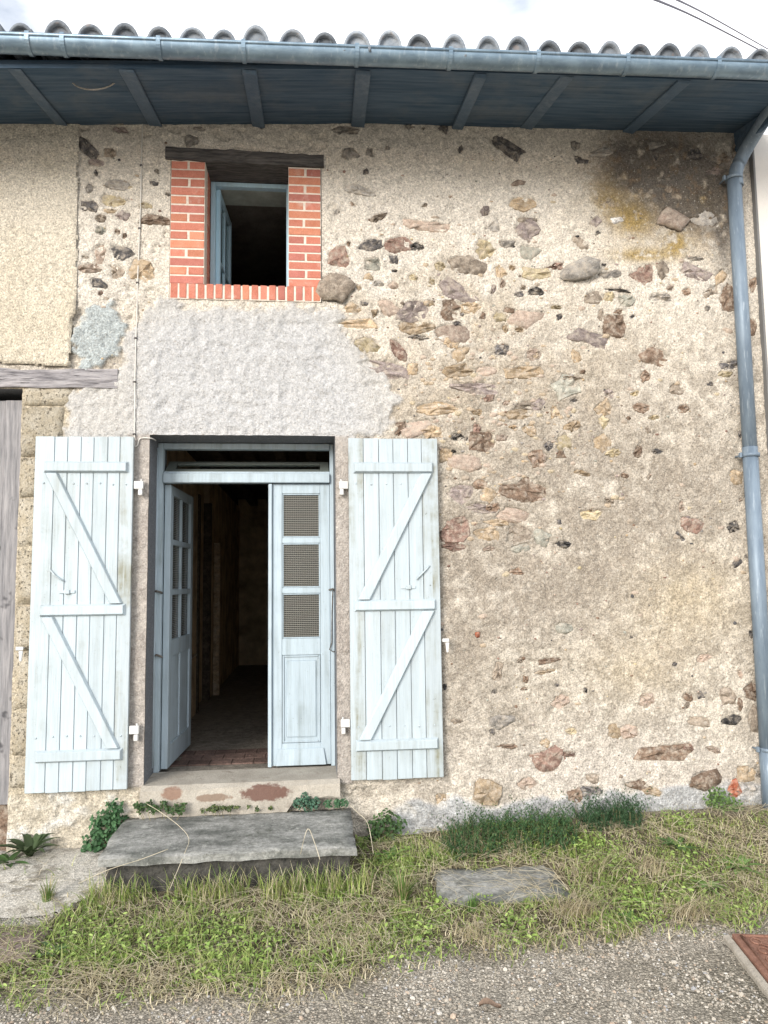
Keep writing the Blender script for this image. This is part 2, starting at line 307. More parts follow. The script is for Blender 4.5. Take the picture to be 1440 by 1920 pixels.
# facade sheet ---------------------------------------------------
def lines(a, b, step, must):
    xs = list(np.arange(a, b+1e-6, step))
    for m in must:
        xs = [x for x in xs if abs(x-m) > step*.55]+[m]
    return np.array(sorted(xs))
XS = lines(-2.7, 3.055, 0.0085, (DX0, DX1, WX0, WX1, BX))
ZS = lines(-0.15, 4.78, 0.0085, (DZ0, DZ1, WZ0, WZ1, BZ1))
GX, GZ = np.meshgrid(XS, ZS, indexing='ij')
PU, PV = PIX(GX, 0.0, GZ)
wob_u = PU+46*(fbm(GX, GZ, 9, 4)-.5); wob_v = PV+46*(fbm(GX+50, GZ, 9, 4)-.5)
cement = [(222, 690), (238, 610), (300, 568), (440, 575), (632, 572), (650, 640), (700, 690), (745, 740), (735, 800), (655, 826), (640, 842), (270, 842), (120, 838), (128, 745), (160, 722)]
m_cem = softpoly(wob_u+18*(fbm(GX+9, GZ, 34, 2)-.5), wob_v+18*(fbm(GX+19, GZ, 34, 2)-.5), cement, 7)
m_cem_core = softpoly(PU, PV, [(262, 640), (320, 590), (600, 590), (660, 690), (690, 790), (640, 830), (260, 830)], 40)
blob = [(135, 640), (158, 610), (172, 575), (190, 566), (215, 590), (238, 612), (230, 650), (212, 680), (160, 682)]
m_blob = softpoly(PU+50*(fbm(GX, GZ, 14, 4)-.5), PV+50*(fbm(GX+5, GZ, 14, 4)-.5), blob, 3)
m_jl = softpoly(PU, PV, [(240, 815), (292, 815), (280, 1476), (228, 1476)], 3)
m_jr = softpoly(PU, PV, [(620, 818), (655, 818), (662, 1470), (625, 1470)], 3)
m_jamb = np.maximum(m_jl, m_jr)
m_soot = np.exp(-(((PU-1265)/105)**2+((PV-318)/75)**2))*1.15+.9*np.exp(-(((PU-1310)/60)**2+((PV-390)/45)**2))+.5*np.exp(-(((PU-1180)/60)**2+((PV-290)/60)**2))+.7*np.exp(-(((PU-1355)/18)**2+((PV-430)/90)**2))
m_soot = np.clip(1.25*m_soot*sstep(.22, .58, fbm(GX, GZ, 16, 4)+.12), 0, 1)
m_och = .9*np.exp(-(((PU-1190)/34)**2+((PV-408)/34)**2))+.9*np.exp(-(((PU-1268)/24)**2+((PV-455)/24)**2))+.8*np.exp(-(((PU-1205)/55)**2+((PV-478)/13)**2))+.6*np.exp(-(((PU-1320)/35)**2+((PV-385)/35)**2))+.6*np.exp(-(((PU-1140)/28)**2+((PV-370)/40)**2))
m_och = np.clip(1.3*m_och*sstep(.32, .55, fbm(GX+20, GZ, 26, 4)+.1), 0, 1)
def blobm(cu, cv, ru, rv): return np.exp(-(((PU-cu)/ru)**2+((PV-cv)/rv)**2))
m_dirty = np.clip(1.2*blobm(960, 1080, 200, 160)+.45*blobm(1250, 950, 220, 180)+.5*blobm(1050, 820, 220, 120)+.7*blobm(1180, 950, 180, 110)+.6*blobm(860, 1200, 60, 180)+.6*blobm(880, 760, 120, 90)+.5*blobm(960, 1350, 90, 60)+.35*blobm(1270, 1230, 110, 60), 0, 1)
m_dirty = m_dirty*sstep(.22, .60, .6*fbm(GX, GZ, 6, 4)+.4*fbm(GX+4, GZ, 22, 3))
m_yel = np.clip(blobm(1290, 1120, 110, 90)+.7*blobm(1190, 1250, 100, 60), 0, 1)*.8
m_pale = np.clip(blobm(1150, 1440, 260, 70)+blobm(800, 1420, 60, 60)*.5, 0, 1)
m_base = softpoly(PU+30*(fbm(GX, GZ, 8, 3)-.5), PV+26*(fbm(GX+3, GZ, 8, 3)-.5), [(735, 1530), (760, 1505), (850, 1495), (930, 1512), (1110, 1480), (1180, 1490), (1250, 1478), (1330, 1470), (1440, 1465), (1440, 1620), (735, 1620)], 6)
m_leftbase = softpoly(PU, PV, [(-80, 1455), (60, 1480), (262, 1470), (262, 1700), (-80, 1700)], 10)
m_pier = softpoly(PU, PV, [(20, 722), (140, 722), (125, 800), (70, 830), (70, 1490), (-10, 1490)], 6)
m_band = np.clip((480-PV)/250, 0, 1)
def L(c): return np.array(c)
n1 = fbm(GX, GZ, 2.2, 4); n2 = fbm(GX+40, GZ, 7, 4); n3 = fbm(GX+80, GZ, 30, 3); n4 = fbm(GX+7, GZ, 62, 2); n5 = fbm(GX+61, GZ, 15, 3)
C = np.ones(GX.shape+(3,))*L((.63, .578, .505))
def blend(C, m, c): m = np.clip(m, 0, 1)[..., None]; return C*(1-m)+L(c)*m
C = blend(C, sstep(.45, .75, n2)*.45, (.55, .505, .44))
C = blend(C, sstep(.5, .7, n1)*.35, (.61, .575, .53))
C = blend(C, m_band*.6, (.68, .625, .55))
low = sstep(520, 700, PV)
C = blend(C, low*.5, (.50, .445, .37))
C = blend(C, low*sstep(.45, .58, n5)*.65, (.33, .29, .24))
C = blend(C, np.clip(blobm(900, 700, 260, 160)+blobm(820, 560, 180, 90)*.5, 0, 1)*sstep(.3, .7, n2)*.75, (.45, .385, .30))
C = blend(C, m_yel*.7, (.50, .41, .27))
C = blend(C, m_dirty*.80, (.285, .245, .20))
C = blend(C, m_pale*.7, (.56, .51, .46))
C = blend(C, m_leftbase*.8, (.54, .485, .39)); C = blend(C, m_leftbase*sstep(.5, .7, n2)*.7, (.64, .63, .60))
C = blend(C, m_pier*.85, (.46, .40, .30))
C = blend(C, m_base*.9, (.44, .45, .46)); C = blend(C, m_base*sstep(.5, .65, n3+n2*.5-.22)*.6, (.24, .24, .24))
C = blend(C, m_cem*.92, (.49, .48, .465)); C = blend(C, m_cem*m_cem_core*.85, (.475, .477, .485))
C = blend(C, m_blob*.95, (.38, .42, .43))
C = blend(C, m_jamb*.92, (.41, .375, .345)); C = blend(C, m_jamb*sstep(.5, .7, n2)*.5, (.30, .265, .24))
m_brn = np.clip(blobm(1170, 345, 75, 75)+blobm(1325, 415, 40, 70)+.7*blobm(1230, 400, 90, 60), 0, 1)*sstep(.3, .55, .5*n3+.5*n5)
C = blend(C, m_brn*.75, (.27, .205, .125))
C = blend(C, m_och*.95, (.33, .235, .085))
C = blend(C, m_soot*.86, (.085, .075, .068))
C = blend(C, m_soot*sstep(.6, .75, n3)*.5, (.20, .14, .09))
sm = np.clip(m_cem*.45, 0, 1)
C *= (1+(.30*n3-.15)*(1-sm))[..., None]*(1+(.40*n4-.20)*(1-sm))[..., None]
# relief
coarse = 1-.55*m_jamb-.3*m_cem
Hh = .020*(n1-.5)+.018*(n2-.5)+(.011*(fbm(GX, GZ, 24, 3)-.5)+.006*(n4-.5))*coarse
Hh += .012*m_cem+.020*m_cem*(np.abs(fbm(GX+33, GZ, 13, 3)-.5)*-2+.3)+.020*m_blob+.012*m_jamb*(1-m_cem)+.02*m_base+.02*m_leftbase*(n2-.2)
fl = np.zeros(GX.shape)
for poly, kd, pr in stones:
    xs = [p[0] for p in poly]; zs = [p[1] for p in poly]
    i0, i1 = np.searchsorted(XS, (min(xs)-.03, max(xs)+.03)); j0, j1 = np.searchsorted(ZS, (min(zs)-.03, max(zs)+.03))
    if i1 <= i0 or j1 <= j0: continue
    sub = inpoly(GX[i0:i1, j0:j1], GZ[i0:i1, j0:j1], poly)
    fl[i0:i1, j0:j1] = np.maximum(fl[i0:i1, j0:j1], sub)
halo = fl.copy()
for _ in range(3): halo = (halo+np.roll(halo, 1, 0)+np.roll(halo, -1, 0)+np.roll(halo, 1, 1)+np.roll(halo, -1, 1))/5
halo = np.clip(halo*2.2, 0, 1)*(1-m_soot)*(1-.7*m_dirty)*sstep(.35, .6, n2+.1)
C = blend(C, halo*.34, (.64, .59, .51))
# stone faces follow the local surface of the render
def h_at(x, z):
    i = min(max(int(np.searchsorted(XS, x)), 0), len(XS)-1); j = min(max(int(np.searchsorted(ZS, z)), 0), len(ZS)-1); return Hh[i, j]
H_before = Hh.copy()
Hh = Hh-fl*.013
# ashlar joints of the left pier
JZ = [W(50, v)[2] for v in (724, 762, 857, 933, 1030, 1135, 1222, 1334, 1420, 1480)]
idx = np.arange(GX.size).reshape(GX.shape)
q = np.stack([idx[:-1, :-1], idx[1:, :-1], idx[1:, 1:], idx[:-1, 1:]], -1)
mxc = (GX[:-1, :-1]+GX[1:, 1:])/2; mzc = (GZ[:-1, :-1]+GZ[1:, 1:])/2
hole = ((mxc > DX0) & (mxc < DX1) & (mzc > DZ0) & (mzc < DZ1)) | ((mxc > WX0) & (mxc < WX1) & (mzc > WZ0) & (mzc < WZ1)) | ((mxc < BX) & (mzc < BZ1))
faces = q[~hole]
V = np.stack([GX, -Hh, GZ], -1).reshape(-1, 3); Cc = np.concatenate([C, np.clip(1-.42*m_cem-.35*m_jamb-.2*m_band, .15, 1)[..., None]], -1).reshape(-1, 4)
# reveals: the hole rims carried back through the thickness of the wall
ev, ef, ec = [], [], []
def rim(path, depth):
    base = len(V)+sum(len(a) for a in ev)
    pts = []
    for (i, j) in path:
        pts.append((XS[i], .010, ZS[j])); pts.append((XS[i], depth, ZS[j]))
    ring = [idx[i, j] for i, j in path]
    ev.append(np.array(pts)); ec.append(np.tile(L((.19, .20, .22, .4)), (len(pts), 1)))  # dark slate puts the shade of the reveals into their colour
    for k in range(len(path)-1):
        a, b = ring[k], ring[k+1]; c, d = base+2*k, base+2*k+2
        ef.append((a, b, d, c)); ef.append((c, d, d+1, c+1))
def gi(x): return int(np.argmin(abs(XS-x)))
def gj(z): return int(np.argmin(abs(ZS-z)))
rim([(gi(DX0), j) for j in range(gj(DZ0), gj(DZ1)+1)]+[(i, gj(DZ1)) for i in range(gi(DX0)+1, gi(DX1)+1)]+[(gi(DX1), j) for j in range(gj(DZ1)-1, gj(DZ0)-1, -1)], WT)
rim([(gi(WX0), j) for j in range(gj(WZ0), gj(WZ1)+1)]+[(i, gj(WZ1)) for i in range(gi(WX0)+1, gi(WX1)+1)]+[(gi(WX1), j) for j in range(gj(WZ1)-1, gj(WZ0)-1, -1)]+[(i, gj(WZ0)) for i in range(gi(WX1)-1, gi(WX0)-1, -1)], .05)
rim([(gi(BX), j) for j in range(0, gj(BZ1)+1)]+[(i, gj(BZ1)) for i in range(gi(BX)-1, -1, -1)], .30)
V = np.concatenate([V]+ev); Cc = np.concatenate([Cc]+ec)
m = Mt('lime_render', 0.92, 0.15)
c = m.attr()
gr = m.noise(95, 4, 0.7); gr2 = m.noise(230, 2, 0.5); pit = m.noise(48, 3, .65)
al = m.attr('Col', 'Alpha')
def amt(fac): return m.math('ADD', 1.0, m.math('MULTIPLY', m.math('SUBTRACT', fac, 1.0), al))
c = m.scale(c, amt(m.rng(gr, .32, .68, .54, 1.42))); c = m.scale(c, amt(m.rng(m.noise(42, 5, .8), .34, .66, .78, 1.20))); c = m.scale(c, amt(m.rng(gr2, .3, .7, .86, 1.14)))
c = m.mix(m.rng(pit, .64, .72, 0, .6), c, (.13, .11, .09))
c = m.mix(m.rng(m.noise(64, 3, .6), .62, .70, 0, .55), c, (.68, .65, .59)); c = m.mix(m.rng(m.noise(84, 3, .65, m.pos((1, 1, 1.4))), .60, .67, 0, .6), c, (.20, .165, .13))
m.base(c); m.bump(m.math('ADD', gr, m.math('MULTIPLY', pit, 1.2)), 0.008, 1.0)
MATS['render'] = m.m
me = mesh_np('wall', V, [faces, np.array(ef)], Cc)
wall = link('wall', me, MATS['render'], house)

def stone_mesh(poly, pr, h0, dome=.001, out=1.10):
    step = max(1, round(len(poly)/12)); poly = poly[::step]
    n = len(poly); cx = sum(p[0] for p in poly)/n; cz = sum(p[1] for p in poly)/n
    vs = []; base = -(h0+pr); ta, tb = random.uniform(-.09, .09), random.uniform(-.09, .09)
    if pr > .01: out = 1.02; dome += pr*.3
    for k, (sc, d) in enumerate(((out, .020), (.97, .002), (.55, -dome))):
        for i, (x, z) in enumerate(poly):
            j = random.uniform(-.004, .004)*(k-.5) if k else 0
            vs.append(((x-cx)*sc, base+d+j*(1+k)+ta*(x-cx)*sc+tb*(z-cz)*sc, (z-cz)*sc))
    vs.append((0, base-dome*1.1, 0))
    fs = []
    for k in range(2):
        for i in range(n):
            a, b = k*n+i, k*n+(i+1) % n; fs += [(a, b, b+n), (a, b+n, a+n)]
    fs += [(2*n+i, 2*n+(i+1) % n, 3*n) for i in range(n)]
    return vs, np.array(fs), cx, cz
def flipfix(me):
    bm = bmesh.new(); bm.from_mesh(me); bmesh.ops.recalc_face_normals(bm, faces=bm.faces); bm.to_mesh(me); bm.free()
for poly, kd, pr in stones[:300]:
    cx = sum(p[0] for p in poly)/len(poly); cz = sum(p[1] for p in poly)/len(poly)
    i = min(int(np.searchsorted(XS, cx)), len(XS)-1); j = min(int(np.searchsorted(ZS, cz)), len(ZS)-1)
    vs, fs, cx, cz = stone_mesh(poly, pr, H_before[i, j])
    me = mesh_np('stone', vs, fs, smooth=random.random() < .35)
    link('stone', me, MATS['stone_'+kd], wall, (cx, 0, cz))
print('stones', len(stones))
# dressed blocks of the pier beside the barn door
MATS['block'] = stone_mat('tufa_block', (.37, .315, .22), (.49, .43, .33), .92, .12)
mb = Mt('pitted_block', .93, .15)
c = mb.mix(mb.rng(mb.noise(16, 5, .6), .35, .65), (.40, .345, .255), (.50, .455, .375))
c = mb.scale(c, mb.rng(mb.rand(), 0, 1, .9, 1.1)); pt = mb.noise(55, 4, .7)
c = mb.mix(mb.rng(pt, .62, .68, 0, .8), c, (.12, .10, .08)); c = mb.scale(c, mb.rng(mb.noise(120, 3, .6), .3, .7, .75, 1.2))
mb.base(c); mb.bump(mb.math('ADD', mb.noise(80, 4, .7), mb.math('MULTIPLY', mb.rng(pt, .66, .58, 0, 1), 1.0)), .014, 1); MATS['block'] = mb.m
for k in range(len(JZ)-1):
    z1, z0 = JZ[k]-.006, JZ[k+1]+.006
    x0 = BX+.004+random.uniform(0, .006); x1 = (-1.36 if k % 2 == 0 else -1.5) if k > 0 else W(136, 745)[0]
    nx, nz = 9, 5; vs = []; 
    for a in range(nx+1):
        for b_ in range(nz+1):
            fx, fz = a/nx, b_/nz
            e = 1 if 0 < a < nx and 0 < b_ < nz else 0
            vs.append((x0+(x1-x0)*fx+random.uniform(-.004, .004)*e, -(.012 if e else .001)-random.uniform(0, .007)*e-.002*(k % 3), z0+(z1-z0)*fz+random.uniform(-.003, .003)))
    for a in range(nx+1):
        for b_ in (0, nz): pass
    ii = np.arange((nx+1)*(nz+1)).reshape(nx+1, nz+1)
    fs = np.stack([ii[:-1, :-1], ii[1:, :-1], ii[1:, 1:], ii[:-1, 1:]], -1).reshape(-1, 4)
    # skirt back into the wall
    per = [ii[a, 0] for a in range(nx+1)]+[ii[nx, b_] for b_ in range(1, nz+1)]+[ii[a, nz] for a in range(nx-1, -1, -1)]+[ii[0, b_] for b_ in range(nz-1, 0, -1)]
    off = len(vs)
    for p in per: x, y, z = vs[p]; vs.append((x, .05, z))
    n = len(per); sk = [(per[t], off+t, off+(t+1) % n, per[(t+1) % n]) for t in range(n)]
    cxx, czz = (x0+x1)/2, z0
    vs = [(x-cxx, y, z-czz) for x, y, z in vs]
    me = mesh_np('stone_block', vs, np.concatenate([fs, np.array(sk)])); flipfix(me)
    link('stone_block', me, MATS['block'], wall, (cxx, 0, czz))
# small chips in the render, too many to count
vs, fs, cs = [], [], []; off = 0; n_ch = 0
pal = [K[k][0] for k in 'dgkpornyue']
while n_ch < 780:
    x = random.uniform(-1.3, 2.85); z = random.uniform(.35, 4.45)
    u, v = PIX(x, 0, z); i = int(np.searchsorted(XS, x)); j = int(np.searchsorted(ZS, z))
    dens = .35+.65*math.exp(-((u-950)/250)**2-((v-750)/250)**2)
    if random.random() > dens or fl[i, j] > 0 or m_cem[i, j] > .2 or m_jamb[i, j] > .1 or m_soot[i, j] > .5: continue
    if DX0-.05 < x < DX1+.05 and z < DZ1+.05: continue
    if WX0-.03 < x < WX1+.03 and WZ0-.05 < z < WZ1+.1: continue
    big_ = n_ch > 520
    if big_ and random.random() > math.exp(-((u-900)/170)**2-((v-760)/190)**2)+.12: continue
    r = random.uniform(.010, .034) if big_ else .005+.011*random.random()**2; n = 8 if big_ else 6; hh = H_before[i, j]; ph = random.random()*6
    el = random.uniform(.4, .75) if big_ else random.uniform(.5, 1)
    for sc, d in ((1.1, .012), (.75, -.002)):
        for k in range(n):
            t = 2*math.pi*k/n+ph; rr = r*random.uniform(.7, 1.25)*sc
            vs.append((x+rr*math.cos(t), -hh+d, z+rr*el*math.sin(t)))
    vs.append((x, -hh-.004, z)); c = np.array(random.choice(pal))*random.uniform(.8, 1.5)
    if big_: c = np.array(K[random.choice('ooppky')][0])*.55+np.array((.50, .43, .35))*.45
    cs += [c]*(2*n+1)
    for k in range(n):
        a, b = off+k, off+(k+1) % n; fs += [(a, b, b+n), (a, b+n, a+n), (a+n, b+n, off+2*n)]
    off += 2*n+1; n_ch += 1
m = Mt('stone_chip', .85, .25); m.base(m.scale(m.attr(), m.rng(m.noise(120, 3), .3, .7, .7, 1.3))); m.bump(m.noise(120, 3), .004)
link('stone_chips', mesh_np('stone_chips', vs, np.array(fs), cs), m.m, wall, kind='stuff')

m = Mt('pale_inner_plaster', .95, .1); m.base(m.scale((.42, .47, .44), m.rng(m.noise(9, 5, .6), .3, .7, .7, 1.2))); m.bump(m.noise(30, 4), .008); MATS['pale_plaster'] = m.m
# wood lintel above the window ------------------------------------
m = Mt('dark_old_wood', .85, .2)
g_ = m.noise(1, 5, .65, m.pos((5, 60, 60))); c = m.mix(m.rng(g_, .35, .65), (.045, .043, .045), (.135, .125, .12))
m.base(c); m.bump(g_, .012, 1); MATS['oldwood'] = m.m
def rough_beam(x0, x1, y0, y1, z0f, z1f, n, jit, name, mat, parent):
    b = B(); prev = None
    for i in range(n+1):
        x = x0+(x1-x0)*i/n
        za, zb = z0f(x)+random.uniform(-jit, jit), z1f(x)+random.uniform(-jit, jit); ya = y0+random.uniform(-jit, jit)
        ring = [b.bm.verts.new(p) for p in ((x, ya, za), (x, y0+random.uniform(-jit, jit)-.004, (za+zb)/2), (x, ya, zb), (x, y1, zb), (x, y1, za))]
        if prev:
            for k in range(5): b.bm.faces.new((prev[k], ring[k], ring[(k+1) % 5], prev[(k+1) % 5]))
        else: b.bm.faces.new(ring)
        prev = ring
    b.bm.faces.new(prev[::-1])
    return b.build(name, mat, parent)
B().box(-.75, .2, .268, WT, 4.2985, 4.40, .003).build('inner_lintel', MATS['pale_plaster'], house)
rough_beam(W(311, 285)[0], W(607, 300)[0], -.016, .2665, lambda x: 4.302-.012*(x+.9), lambda x: 4.385-.012*(x+.9), 22, .005, 'lintel', MATS['oldwood'], house)

# brick surround ---------------------------------------------------
m = Mt('brick_mortar', .95, .1); m.base(m.scale((.68, .60, .52), m.rng(m.noise(60, 3), .3, .7, .85, 1.12))); m.bump(m.noise(140, 3), .004); MATS['mortar'] = m.m
def brick_mat(nm, c1, c2):
    m = Mt(nm, .85, .2); c = m.mix(m.rng(m.noise(22, 4, .6), .35, .65), c1, c2)
    c = m.scale(c, m.rng(m.rand(), 0, 1, .84, 1.14)); c = m.scale(c, m.rng(m.noise(180, 2), .3, .7, .85, 1.15))
    c = m.mix(m.rng(m.noise(9, 4, .6), .60, .72, 0, .35), c, (.60, .50, .44))
    m.base(c); m.bump(m.noise(150, 4, .6), .004, .8); return m.m
BM = [brick_mat('red_brick', (.46, .165, .115), (.51, .205, .15)), brick_mat('orange_brick', (.50, .195, .12), (.54, .235, .155)), brick_mat('dark_brick', (.41, .15, .12), (.47, .185, .15))]
sur = B()
PX0, PX1, QX0, QX1 = -.881, -.669, -.139, .068
PT = 4.300; SZ = 3.484
sur.box(PX0, PX1, -.003, .235, SZ, PT+.006); sur.box(QX0, QX1, -.003, .235, SZ-.0, PT-.012); sur.box(PX0+.001, QX1-.001, -.006, .24, WZ0, SZ-.002)
sur = sur.build('brick_surround', MATS['mortar'], house)
def brick(x0, x1, y0, y1, z0, z1):
    b = B().box(x0, x1, y0, y1, z0, z1, bev=.0022, jit=.0010)
    r = random.random(); return b.build('brick', BM[0] if r < .6 else BM[1] if r < .88 else BM[2], sur)
rows = 14; jt = .0098
for (a, b_, top) in ((PX0, PX1, PT), (QX0, QX1, PT-.018)):
    pitch_ = (top-SZ)/rows
    for r_ in range(rows):
        z1 = top-r_*pitch_-jt*.5; z0 = z1-pitch_+jt; dj = random.uniform(-.002, .002)
        if r_ % 2 == 0:
            mid = (a+b_)/2+random.uniform(-.008, .008)
            brick(a+.002, mid-.0075, -.006+dj, .05, z0, z1); brick(mid+.0075, b_-.002, -.006+dj, .1, z0, z1)
        else: brick(a+.002, b_-.002, -.006+dj, .1 if a == PX0 else .05, z0, z1)
        if a == PX0:   # side faces of the left pier seen in the reveal
            ys = (.113, .235) if r_ % 2 == 0 else (.113, .165, .235)
            for y0, y1 in zip(ys, ys[1:]): brick(b_-.03, b_+.004, y0, y1-.011, z0, z1)
nb = 17; pw = (QX1-PX0)/nb
for k in range(nb):
    x0 = PX0+k*pw+.0065; brick(x0, x0+pw-.013+random.uniform(-.002, .002), -.010+random.uniform(-.003, .003), .16, WZ0+.004+random.uniform(-.002, .003), SZ+.004)
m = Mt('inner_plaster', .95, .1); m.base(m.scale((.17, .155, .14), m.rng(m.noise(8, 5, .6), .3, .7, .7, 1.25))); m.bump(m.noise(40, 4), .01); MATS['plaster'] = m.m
B().box(-1.10, -.666, .245, WT, WZ0-.05, 4.297).build('window_jamb', MATS['plaster'], house)
B().box(-.145, .35, .245, WT, WZ0-.05, 4.297).build('window_jamb', MATS['plaster'], house)
B().box(-.599, -.146, .25, WT, WZ0-.2, SZ-.01).build('window_ledge', MATS['plaster'], house)

# upper window: frame and the casement swung into the room --------
m_paint = paint_mat('pale_blue_paint', (.455, .525, .567), (.27, .29, .275), .8); MATS['paint'] = m_paint
MATS['paint_door'] = paint_mat('door_blue_paint', (.42, .505, .565), (.22, .26, .265), .95)
MATS['paint_win'] = paint_mat('window_blue_paint', (.40, .58, .70), (.30, .34, .34), .5)
gm = Mt('window_glass', .04, .5); gm.b.inputs['Transmission Weight'].default_value = 1; gm.b.inputs['IOR'].default_value = 1.45; gm.base((.75, .85, .85)); MATS['glass'] = gm.m
win = B(); fy0, fy1 = .215, .265
win.box(-.662, -.630, fy0, fy1, SZ+.006, 4.292, .003); win.box(-.629, -.160, fy0, fy1, 4.262, 4.2915, .003); win.box(-.160, -.138, fy0+.002, fy1, SZ+.006, 4.292)
win.box(-.629, -.161, fy0, fy1, SZ+.006, SZ+.03)
win = win.build('window_frame', MATS['paint_win'], house)
def swung(hx, hy, ang, W_, pieces, T=.036):
    "pieces given in leaf space (0..W_ from the hinge, z) -> boxes turned about the hinge"
    out = []
    ca, sa = math.cos(ang), math.sin(ang)
    def P(a, t, z): return (hx+a*ca-t*sa, hy+a*sa+t*ca, z)
    return P
def leafbox(b, P, a0, a1, t0, t1, z0, z1, bev=.0025):
    return b.hexa([P(a0, t0, z0), P(a1, t0, z0), P(a1, t1, z0), P(a0, t1, z0), P(a0, t0, z1), P(a1, t0, z1), P(a1, t1, z1), P(a0, t1, z1)], bev)
Pc = swung(-.622, .262, math.radians(87), .48, None)
cz0, cz1 = SZ+.028, 4.262; cb = B()
for a0, a1 in ((0, .045), (.435, .48)): leafbox(cb, Pc, a0, a1, -.018, .018, cz0, cz1)
leafbox(cb, Pc, .0455, .4345, -.017, .017, cz0, cz0+.06); leafbox(cb, Pc, .0455, .4345, -.017, .017, cz1-.045, cz1)
leafbox(cb, Pc, .231, .249, -.013, .013, cz0+.061, cz1-.046); leafbox(cb, Pc, .0455, .4345, -.012, .012, cz0+.26, cz0+.28)
cas = cb.build('casement', MATS['paint_win'], win)
for a0, a1 in ((.046, .23), (.25, .434)):
    for z0, z1 in ((cz0+.061, cz0+.259), (cz0+.281, cz1-.046)):
        b = B(); leafbox(b, Pc, a0, a1, -.002, .002, z0, z1, 0); b.build('pane', MATS['glass'], win)

# ------------------------------------------------------------------ doorway: sill, frame, transom, two leaves
m = Mt('worn_concrete', .9, .2)
n_ = m.noise(6, 5, .6); c = m.mix(m.rng(n_, .35, .65), (.33, .30, .255), (.44, .405, .35)); c = m.scale(c, m.rng(m.noise(150, 3), .3, .7, .82, 1.15))
c = m.mix(m.rng(m.noise(11, 4), .6, .7, 0, .5), c, (.20, .17, .14)); 
for (u_, v_, ru, rv, cc_) in ((497, 1487, .135, .045, (.13, .065, .05)), (322, 1489, .06, .035, (.24, .15, .11)), (400, 1496, .10, .022, (.22, .16, .12))):
    p_ = W(u_, v_, -.065); mp2 = m.pos((1/ru, 0, 1/rv)); mp2.node.inputs['Location'].default_value = (-p_[0]/ru, 0, -p_[2]/rv)
    ln = m.n.new('ShaderNodeVectorMath'); ln.operation = 'LENGTH'; m.l.new(mp2, ln.inputs[0])
    dd = m.math('ADD', ln.outputs['Value'], m.rng(m.noise(26, 5, .7),   .2, .8, -.40, .40))
    c = m.mix(m.rng(dd, 1.12, .86, 0, .9), c, cc_)
m.base(c); m.bump(m.noise(60, 5, .65), .006); MATS['sillc'] = m.m
b = B(); nseg = 18; z0 = .245; xa, xb = W(263, 1480, -.05)[0], .165
b2 = B()
rows_ = []
for i in range(nseg+1):
    x = xa+(xb-xa)*i/nseg; fr = -.055+random.uniform(-.003, .002)
    bot = .245 if x < -.10 else .33
    ring = [b2.bm.verts.new(p) for p in ((x, fr, bot+random.uniform(-.006, .006)), (x, fr-.010, .34+random.uniform(-.01, .01)), (x, fr-.006, .412+random.uniform(-.006, .003)), (x, fr+.03, .432), (x, .26, .441), (x, .26, bot))]
    rows_.append(ring)
for A, Cr in zip(rows_, rows_[1:]):
    for k in range(6): b2.bm.faces.new((A[k], Cr[k], Cr[(k+1) % 6], A[(k+1) % 6]))
b2.bm.faces.new(rows_[0]); b2.bm.faces.new(rows_[-1][::-1])
sill = b2.build('door_sill', MATS['sillc'], house)
# patches of red brick that show through the front of the sill
def sill_stone(u, v, w, h, mt, proud=.0665):
    n = 11; poly = []
    for i in range(n):
        t = 2*math.pi*(i+random.uniform(-.25, .25))/n; ex = .35
        p = W(u+math.copysign(abs(math.cos(t))**ex, math.cos(t))*w/2*random.uniform(.72, 1.06), v+math.copysign(abs(math.sin(t))**ex, math.sin(t))*h/2*random.uniform(.85, 1.05), -.06); poly.append((p[0], p[2]))
    vs, fs, cx, cz = stone_mesh(poly, proud, 0, .0, 1.02)
    link('brick', mesh_np('brick', vs, fs), mt, sill, (cx, 0, cz))

FY0, FY1 = .235, .295
fr = B(); 
fr.box(DX0+.002, -.949, FY0, FY1, .442, 2.516, .003); fr.box(.122, DX1-.002, FY0+.012, FY1, .442, 2.516, .003)
fr.box(-.948, .121, FY0-.012, FY1, 2.256, 2.318, .004); fr.box(-.948, .121, FY0, FY1, 2.478, 2.516, .003)
fr.box(-.948, .121, FY0+.012, FY1-.01, 2.3185, 2.332, .002)
frame = fr.build('door_frame', MATS['paint_door'], house)
# hopper transom leaning into the room
Ph = lambda a, t, z: (a, FY1-.03+(z-2.335)*.95+t*.72, 2.335+(z-2.335)*.55-t*.60)
hb = B()
MATS['greygreen'] = paint_mat('dark_grey_green_paint', (.16, .18, .165), (.10, .10, .09), .6)  # transom leaf's own dark grey-green paint
for (x0, x1, z0, z1) in ((-.945, -.885, 2.336, 2.50), (.06, .118, 2.336, 2.50)): hb.hexa([Ph(x, t, z) for z in (z0, z1) for x, t in ((x0, 0), (x1, 0), (x1, .03), (x0, .03))], .002)
for (z0, z1) in ((2.336, 2.375), (2.465, 2.50)): hb.hexa([Ph(x, t, z) for z in (z0, z1) for x, t in ((-.8845, .001), (.0595, .001), (.0595, .029), (-.8845, .029))], .002)
hop = hb.build('transom_leaf', MATS['greygreen'], frame)
B().hexa([Ph(x, t, z) for z in (2.376, 2.464) for x, t in ((-.884, .013), (.059, .013), (.059, .017), (-.884, .017))]).build('pane', MATS['glass'], frame)

